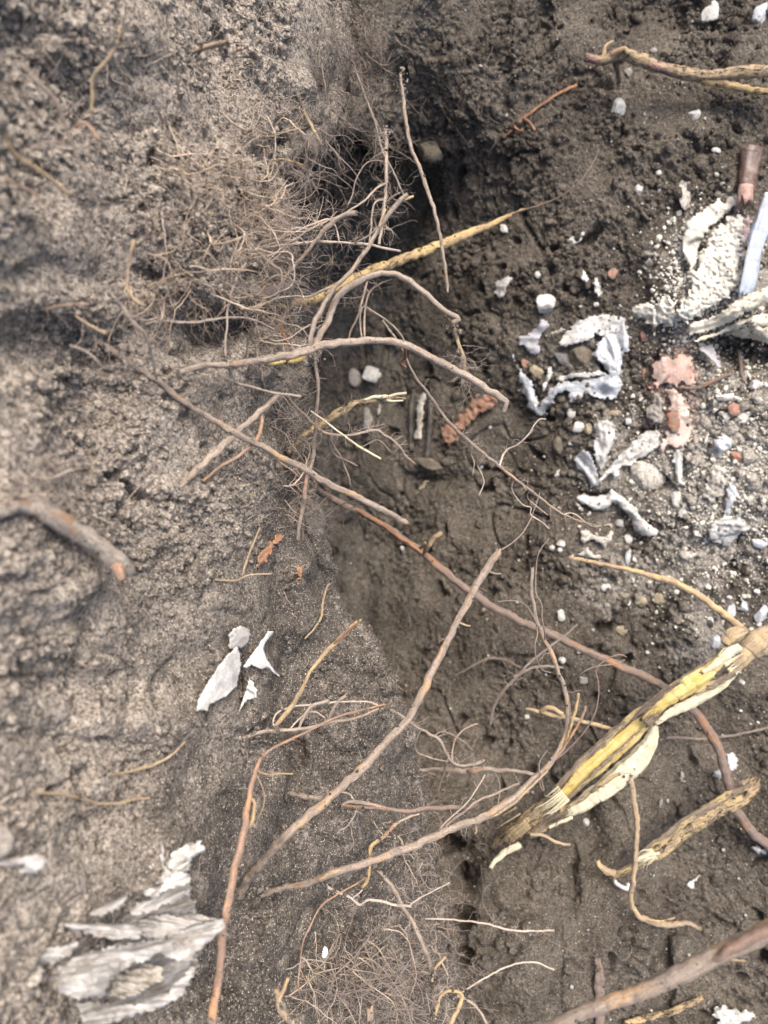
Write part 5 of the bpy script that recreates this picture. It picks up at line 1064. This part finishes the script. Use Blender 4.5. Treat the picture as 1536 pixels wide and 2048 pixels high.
S('curved pale sliver beside the folded packaging scrap', [(1406, 885), (1412, 868), (1422, 864), (1416, 880), (1412, 895)], W1, tear=2)
S('dirty whitish plaster spread down the gravel bed', [(1410, 955), (1425, 930), (1445, 925), (1455, 945), (1450, 975), (1440, 1000), (1425, 1012), (1405, 1000), (1400, 980), (1412, 970)], W3, 'plaster', 'plaster_patch', aniso=1.0, amp=.004, lift=.006, fold=.008, tear=10)
S('long ragged white streak of film running down the gravel', [(1452, 960), (1468, 958), (1476, 985), (1468, 1010), (1458, 1030), (1445, 1040), (1448, 1010), (1452, 985)], W2, fdir=1.4, tear=7)
S('white pleated scrap at the lower end of the ragged streak', [(1415, 1060), (1425, 1040), (1450, 1030), (1475, 1030), (1498, 1050), (1500, 1060), (1470, 1070), (1450, 1078), (1440, 1090), (1418, 1080)], W1, fdir=-.2, amp=.006, fold=.007, tear=4)
S('small heart shaped white scrap below the pleated one', [(1445, 1072), (1458, 1068), (1475, 1062), (1478, 1075), (1460, 1092), (1450, 1096), (1442, 1088)], W1, tear=2)
S('torn whitish scrap just above the slender tan root', [(1355, 1105), (1375, 1100), (1395, 1102), (1410, 1088), (1412, 1100), (1395, 1112), (1378, 1122), (1362, 1118)], W3, tear=4)
S('forked white scrap on bare soil above the curving twig', [(1158, 1060), (1175, 1058), (1192, 1070), (1210, 1072), (1220, 1060), (1232, 1064), (1225, 1080), (1212, 1100), (1198, 1090), (1185, 1078), (1172, 1088), (1160, 1085)], W3, tear=3, lift=.012)
S('pair of pale plaster lumps fused together over the tan root tip', [(1150, 1108), (1162, 1102), (1172, 1092), (1182, 1098), (1188, 1110), (1202, 1108), (1205, 1118), (1190, 1120), (1165, 1114)], W3, 'plaster', 'plaster_patch', aniso=1.0, tear=3, lift=.010)
S('lowermost white scrap, torn and lacy, at the bottom margin', [(1428, 2020), (1440, 2010), (1462, 2012), (1480, 2020), (1505, 2022), (1520, 2035), (1500, 2046), (1475, 2050), (1450, 2060), (1432, 2050)], W1, tear=9, lift=.008)
S('lacy white shred on dark soil below the weathered stalk', [(1370, 1768), (1385, 1758), (1398, 1745), (1408, 1735), (1402, 1750), (1392, 1765), (1388, 1780), (1378, 1778)], W1, tear=4, lift=.004)
S('pale shred left of the bent foot of the upright tan root', [(1222, 1755), (1236, 1762), (1250, 1772), (1242, 1776), (1228, 1768)], W1, tear=2)
S('white film curl caught behind the long reddish root', [(1452, 1508), (1466, 1502), (1478, 1520), (1474, 1538), (1462, 1545), (1455, 1528)], W2, tear=3)
S('dull film curl in the dark gap by the long reddish root', [(1425, 1540), (1440, 1535), (1450, 1548), (1440, 1562), (1426, 1555)], solid_mat('dull_film', (.30, .30, .32), (.2, .2, .21), .3, 60, .5), tear=3)
S('white scrap near the lower right end of the long reddish root', [(1500, 1690), (1520, 1692), (1536, 1702), (1530, 1710), (1512, 1708)], W1, tear=4)
S('pale streak of film in soil under the swollen white stalk flesh', [(1356, 1540), (1368, 1545), (1372, 1568), (1362, 1565)], W3, tear=4)
S('faint grey smear of plaster left of the reddish root bend', [(1320, 1592), (1326, 1600), (1322, 1625), (1316, 1612)], GS, 'plaster', 'plaster_patch', aniso=1.0, tear=4)
S('white lump of film where the bank shadow meets the pit', [(1355, 1360), (1370, 1352), (1382, 1360), (1370, 1372)], W3, tear=3)
# things in the dark pit
sheet('plastic_strip', 'white upright strip lying in a dark channel of the pit', 'plastic strip', [(828, 878), (830, 840), (834, 800), (846, 782), (856, 790), (850, 815), (846, 850), (842, 882)], W3, off=.016, amp=.001, lift=.006, tear=3, fdir=1.5)
for k, (pts, rd, lab) in enumerate([([(826, 790), (822, 830), (822, 870), (824, 900)], 6, 'dark tube lying along the left side of the white upright strip'), ([(862, 800), (860, 850), (856, 895), (852, 915)], 7, 'dark tube lying along the right side of the white upright strip')]):
    bt = Bag(); C_, R_ = path3d(pts, (None, None), rd, .004, .006, .3, k); tube(bt, C_, R_, 14, 1, .1, k, .05); link('tube', bt.mesh('tube'), DK, None, label=lab, category='tube')
sheet('wood_strip', 'upright greyish wood sliver in the shade below the frayed root', 'wood strip', [(724, 855), (727, 815), (738, 812), (746, 835), (744, 862), (732, 868)], GS, off=.012, amp=.002, lift=.004, tear=2, fdir=1.4)
sheet('wood_strip', 'narrow pale sliver right of the greyish wood sliver', 'wood strip', [(752, 828), (758, 802), (763, 805), (762, 828), (757, 834)], W3, off=.012, amp=.001, lift=.004, tear=2)
stone('stone', 'smooth bright white stone lying in the shaded pit', 'stone', 746, 749, 46, 40, 10, WS, 44, facets=12, thick=.6)
stone('stone', 'dull pinkish grey stone next to the bright one in the shaded pit', 'stone', 710, 758, 28, 42, 0, GS, 45, facets=10)
stone('clod', 'flat olive slab of soil in the shaded pit beside a black crack', 'clod', 862, 928, 62, 24, 22, CO, 46, thick=1)
S('tattered beige shred on the shaded pit soil', [(850, 958), (858, 962), (848, 978), (832, 990), (822, 996), (832, 980), (842, 970)], YS, tear=3, lift=.004)
# stones and chips: (label, u, v, w, h, angle, material)
STN = [
 ('angular white stone at the upper right corner of the slope', 1421, 26, 34, 46, 10, WS), ('bluish white stone cut by the top right corner', 1525, 25, 34, 50, 30, WB),
 ('white forked stone on dark soil below the purple stained stalk', 1237, 216, 30, 32, 20, WS), ('small white teardrop stone right of the forked one', 1389, 229, 24, 22, -20, WS),
 ('tall white diamond shaped stone above the plaster smear', 1371, 388, 30, 62, 5, W3), ('small white chip left of the diamond shaped stone', 1318, 345, 12, 12, 0, WS),
 ('white chip lowest in the row leading to the diamond stone', 1278, 379, 16, 20, 0, WS), ('cream chip high on the slope above the brown bottle', 1432, 301, 18, 12, 10, WS),
 ('white chip touching the tip of the thick golden root', 1008, 458, 14, 22, -15, WS), ('oval white chip below the golden root tip', 1150, 480, 30, 15, -25, WS),
 ('tiny cream pebble beside the oval white chip', 1165, 468, 8, 8, 0, WS), ('half orange half white pebble above the bluish sheet', 1225, 548, 18, 24, 25, OR),
 ('round white pebble at the tip of a dry grass stem', 1078, 550, 18, 16, 0, WS), ('orange brick chip right of the bluish sheet', 1287, 672, 14, 20, 0, OR),
 ('orange chip inside the curl of the bluish sheet', 1051, 726, 20, 20, 20, OR), ('cream lump inside the curl of the bluish sheet', 1072, 742, 28, 20, 30, YS),
 ('dark oval pebble enclosed by the bluish sheet', 1124, 717, 34, 24, 20, solid_mat('slate_pebble', (.13, .13, .135), (.09, .09, .09), .2, 100, .6)),
 ('brown flattish clod enclosed by the bluish sheet', 1165, 715, 50, 44, 0, CO), ('white egg shaped pebble just under the bluish sheet', 1144, 825, 20, 26, 10, WS),
 ('round white pebble beneath the egg shaped one', 1156, 854, 26, 22, 0, WS), ('slim grey chip below the two round pebbles', 1147, 883, 22, 12, -30, WS),
 ('tan pebble touching the round white pebble', 1177, 858, 16, 22, 0, YS), ('small white pebble above the fan folded scrap', 1256, 843, 14, 14, 0, WS),
 ('brown oval clod left of the slim grey chip', 1115, 890, 24, 34, 0, CO), ('pale chip left of the lilac film corner', 1120, 945, 26, 12, -30, WS),
 ('short yellowish shard above the fan folded scrap', 1228, 826, 30, 12, -10, YS), ('white rounded stone in the gravel below the crinkled scrap', 1352, 998, 28, 36, -10, WS),
 ('small white knob under the rounded gravel stone', 1366, 1026, 16, 22, 0, WS), ('bright pebble right of the small white knob', 1386, 1015, 12, 12, 0, WS),
 ('elongated white chip right of the large pink slab', 1452, 793, 42, 16, -10, WS), ('white oval stone near the margin right of the pink slab', 1510, 769, 24, 18, -20, WS),
 ('orange crumbly chip between two white pebbles', 1468, 820, 26, 26, 0, OR), ('left white pebble beside the orange crumbly chip', 1452, 832, 20, 18, -30, WS),
 ('right white pebble beside the orange crumbly chip', 1486, 834, 24, 16, 20, WS), ('orange ring shaped crumb in the gravel', 1476, 915, 24, 34, -20, OR),
 ('small reddish chip by the left rim of the pink slab', 1290, 748, 12, 22, -20, OR), ('reddish chip at the lower left rim of the pink slab', 1303, 772, 16, 16, 0, OR),
 ('white block below the bone shaped strip', 1243, 1045, 24, 16, 0, WS), ('white notched chip left under the bone strip end', 1256, 1078, 18, 18, 20, WS),
 ('bluish chip just above the tan root', 1256, 1112, 12, 32, 5, WB), ('square white pebble left of the forked scrap', 1122, 1088, 18, 16, 0, WS),
 ('round white pebble left of the square one', 1104, 1095, 11, 11, 0, WS), ('small white pebble under the square one', 1120, 1100, 10, 10, 0, WS),
 ('white pebble below the slender tan root', 1211, 1175, 22, 16, -10, WS), ('white egg pebble on bare soil near the branching root tip', 1122, 1231, 17, 24, 0, WS),
 ('yellowish clay lump below the slender tan root', 1282, 1203, 24, 24, 0, YS), ('pale yellow block right of the clay lump', 1317, 1195, 22, 26, 20, YS),
 ('ochre crumb under the yellowish clay lump', 1243, 1260, 24, 20, 0, YS), ('white stone wedged by the middle of the tan root', 1463, 1222, 20, 28, 0, WB),
 ('white stone above the knot, second from the margin', 1487, 1213, 18, 22, -20, WB), ('large white stone at the margin above the knot', 1524, 1228, 26, 36, 15, WB),
 ('white chip touching the tan root from below', 1452, 1246, 18, 14, 20, WS), ('bluish stone left of the chip under the tan root', 1418, 1243, 16, 20, 20, WB),
 ('upright bluish stone below the tan root', 1431, 1282, 20, 28, 0, WB), ('round grey pebble caught among the thin shoots', 1166, 1360, 19, 17, 0, GS),
 ('white pebble between the pale faint root and the pit', 1054, 1434, 10, 10, 0, WS), ('rounded white pebble under the knob of the branching root', 1124, 1321, 15, 14, 0, WS),
 ('white chip on dark soil under the swollen stalk', 1172, 1645, 13, 17, 0, WS), ('white stone near the margin in the gravel', 1520, 1085, 30, 22, 10, WB),
 ('grey rounded clod sticking out of the shaded wall', 862, 300, 50, 48, 15, CO), ('brown round clod under the purple stained stalk', 1335, 105, 24, 20, 0, CO),
 ('small grey pebble under the purple stained stalk', 1307, 101, 14, 12, 0, GS), ('round clod in the shade of the purple stained stalk', 1257, 144, 18, 18, 0, GS),
 ('large dark clod on the slope above the oval chip', 1400, 330, 44, 40, 0, M_floor), ('roundish dark clod right of the small teardrop stone', 1380, 262, 22, 18, 0, M_floor)]
for k, (lab, u, v, w, h, an, m_) in enumerate(STN):
    nm = 'clod' if 'clod' in lab else 'pebble' if 'pebble' in lab else 'chip' if 'chip' in lab or 'shard' in lab or 'crumb' in lab else 'stone'
    stone(nm, lab, nm, u, v, w * 1.05, h * 1.05, an, m_, 100 + k, facets=8 if nm != 'pebble' else 4)
# tiny loose chips that nothing tells apart
rs = np.random.RandomState(77); M3 = []
for k in range(4):
    V, T = stone_mesh('c', 1, 1, .7, 300 + k, 8, 2); M3.append(mesh_np('chip', V * rs.uniform(.6, 1, 3), T, None, False))
def tiny(n, box, mats, lab, grp, cat, smin=2.0, smax=6.5, gauss=None):
    k = 0
    while k < n:
        u, v = rs.uniform(box[0], box[2]), rs.uniform(box[1], box[3])
        if rs.rand() > gauss(u, v): continue
        if u < edge(v) + 60: continue
        d = surf_s(u, v, 1); s = (smin + (smax - smin) * rs.rand() ** 2.6) * d / F
        o = link('chip', M3[rs.randint(4)], None, None, label=lab, category=cat, group=grp)
        if not o.data.materials: o.data.materials.append(WS)
        o.material_slots[0].link = 'OBJECT'; o.material_slots[0].material = mats[rs.randint(len(mats))]
        o.scale = (s, s * rs.uniform(.6, 1.1), s * .8); o.rotation_euler = (rs.rand() * .6, rs.rand() * .6, rs.rand() * 6.3)
        o.location = [float(x) for x in P(u, v, d - s * .3)]; k += 1
tiny(150, (960, 540, 1530, 1330), [WS, WS, WS, WB, W3, YS], 'tiny pale chip of stone scattered in the gravelly pit slope', 'tiny pale chips in the gravelly slope', 'chip', gauss=lambda u, v: .15 + .85 * math.exp(-((u - 1430) / 150) ** 2 - ((v - 950) / 230) ** 2))
tiny(60, (960, 20, 1530, 560), [WS, WS, GS], 'tiny pale speck of stone on the bare upper slope', 'tiny specks on the upper slope', 'chip', smin=1.5, smax=4, gauss=lambda u, v: .3 + .7 * (u > 1200))
tiny(70, (960, 1330, 1530, 2040), [WS, WS, GS, WB], 'tiny pale speck of stone on the dark soil round the stalks', 'tiny specks round the stalks', 'chip', smin=1.5, smax=4, gauss=lambda u, v: .3 + .7 * (u > 1250))
tiny(16, (1000, 600, 1530, 1300), [OR], 'tiny orange crumb of brick in the gravelly slope', 'tiny orange crumbs', 'chip', smin=1.5, smax=3.5, gauss=lambda u, v: .2 + .8 * (u > 1250))
# gritty white dust of plaster crumbs in the gravel: uncountable
def grit(name, label, n, cu, cv, su, sv, smin, seed, mat):
    r = np.random.RandomState(seed); u = r.normal(cu, su, n); v = r.normal(cv, sv, n); ok = (u > edge(v) + 30) & (u < 1650)
    u, v = u[ok], v[ok]; d = surf(u, v); pos = P(u, v, d - .001); s = np.clip(smin * (r.pareto(2.6, len(u)) + 1), 0, .005)
    scatter(name, pos, np.zeros_like(pos) + [0, 0, 1.0], s, ICO1, seed, mat, label, 'grit')
grit('grit', 'pale grit of crumbled plaster dusted over the gravelly slope', 4800, 1440, 930, 100, 160, .0009, 61, WC)
grit('grit', 'sparse pale grit over the rest of the pit floor', 1100, 1250, 1100, 260, 600, .0007, 62, WS)
grit('grit', 'crumbled white grit around the plaster heap', 1500, 1400, 560, 48, 75, .0013, 63, WC)
grit('grit', 'crumbs of orange brick dust in the gravel', 160, 1420, 850, 90, 120, .0009, 64, OR)

# crumbs of soil sticking to the roots
rs = np.random.RandomState(90); pp = []; nn = []
for lab, (C_, R_) in ROOTS.items():
    n = int(min(420, 2.0 * np.sum(np.linalg.norm(np.diff(C_, axis=0), axis=1)) * R_.mean() * 6.28 / 9e-6 * .03))
    for _ in range(n):
        j = int((rs.rand() ** 1.5) * (len(C_) - 1)); k = rs.normal(size=3); k[2] = abs(k[2]); t = C_[min(j + 1, len(C_) - 1)] - C_[max(j - 1, 0)]; t /= np.linalg.norm(t) + 1e-9
        k -= t * (k @ t); k /= np.linalg.norm(k); pp.append(C_[j] + k * R_[j] * .92); nn.append(k)
pp = np.array(pp); nn = np.array(nn); s_ = np.clip(.00045 * (rs.pareto(2.4, len(pp)) + 1), 0, .0022)
scatter('clinging_soil', pp, nn, s_, ICO1, 91, M_crumb, 'crumbs of soil stuck to the bark of the roots')

# dirt lying on the scraps
rs = np.random.RandomState(95); pp = np.concatenate([s[rs.randint(0, len(s), max(2, int(len(s) * .10)))] for s in SHEETS])
pp = pp[(nz(pp, .03, 50) > -.12) & (pp[:, 2] < -.9)]; s_ = np.clip(.00055 * (rs.pareto(2.2, len(pp)) + 1), 0, .0034)
scatter('clinging_soil', pp - np.array([0, 0, .0004]), np.zeros_like(pp) + [0, 0, 1.0], s_, ICO1, 96, M_crumb, 'dark crumbs of soil lying on the scraps')

# soil heaped where roots leave the ground, and held in the root mats
rs = np.random.RandomState(98); pp = []
for lab, (C_, R_) in ROOTS.items():
    if abs(C_[0][2]) > 1.05 or R_[:5].mean() < .0012: continue
    for _ in range(40):
        j = int(abs(rs.normal()) * 4); pp.append(C_[min(j, len(C_) - 1)] + rs.normal(size=3) * (.0025 + R_[0] * 1.1))
for _ in range(1500):
    u, v = rs.normal(430, 75), rs.normal(470, 110)
    if u < edge(v): pp.append(P(u, v, float(surf(u, v)) - rs.rand() * .010))
pp = np.array(pp); s_ = np.clip(.0008 * (rs.pareto(2.0, len(pp)) + 1), 0, .0042)
scatter('clinging_soil', pp, np.zeros_like(pp) + [0, 0, .4], s_, ICO1, 99, M_bank, 'crumbs of soil heaped round root ends and caught in the root mats')
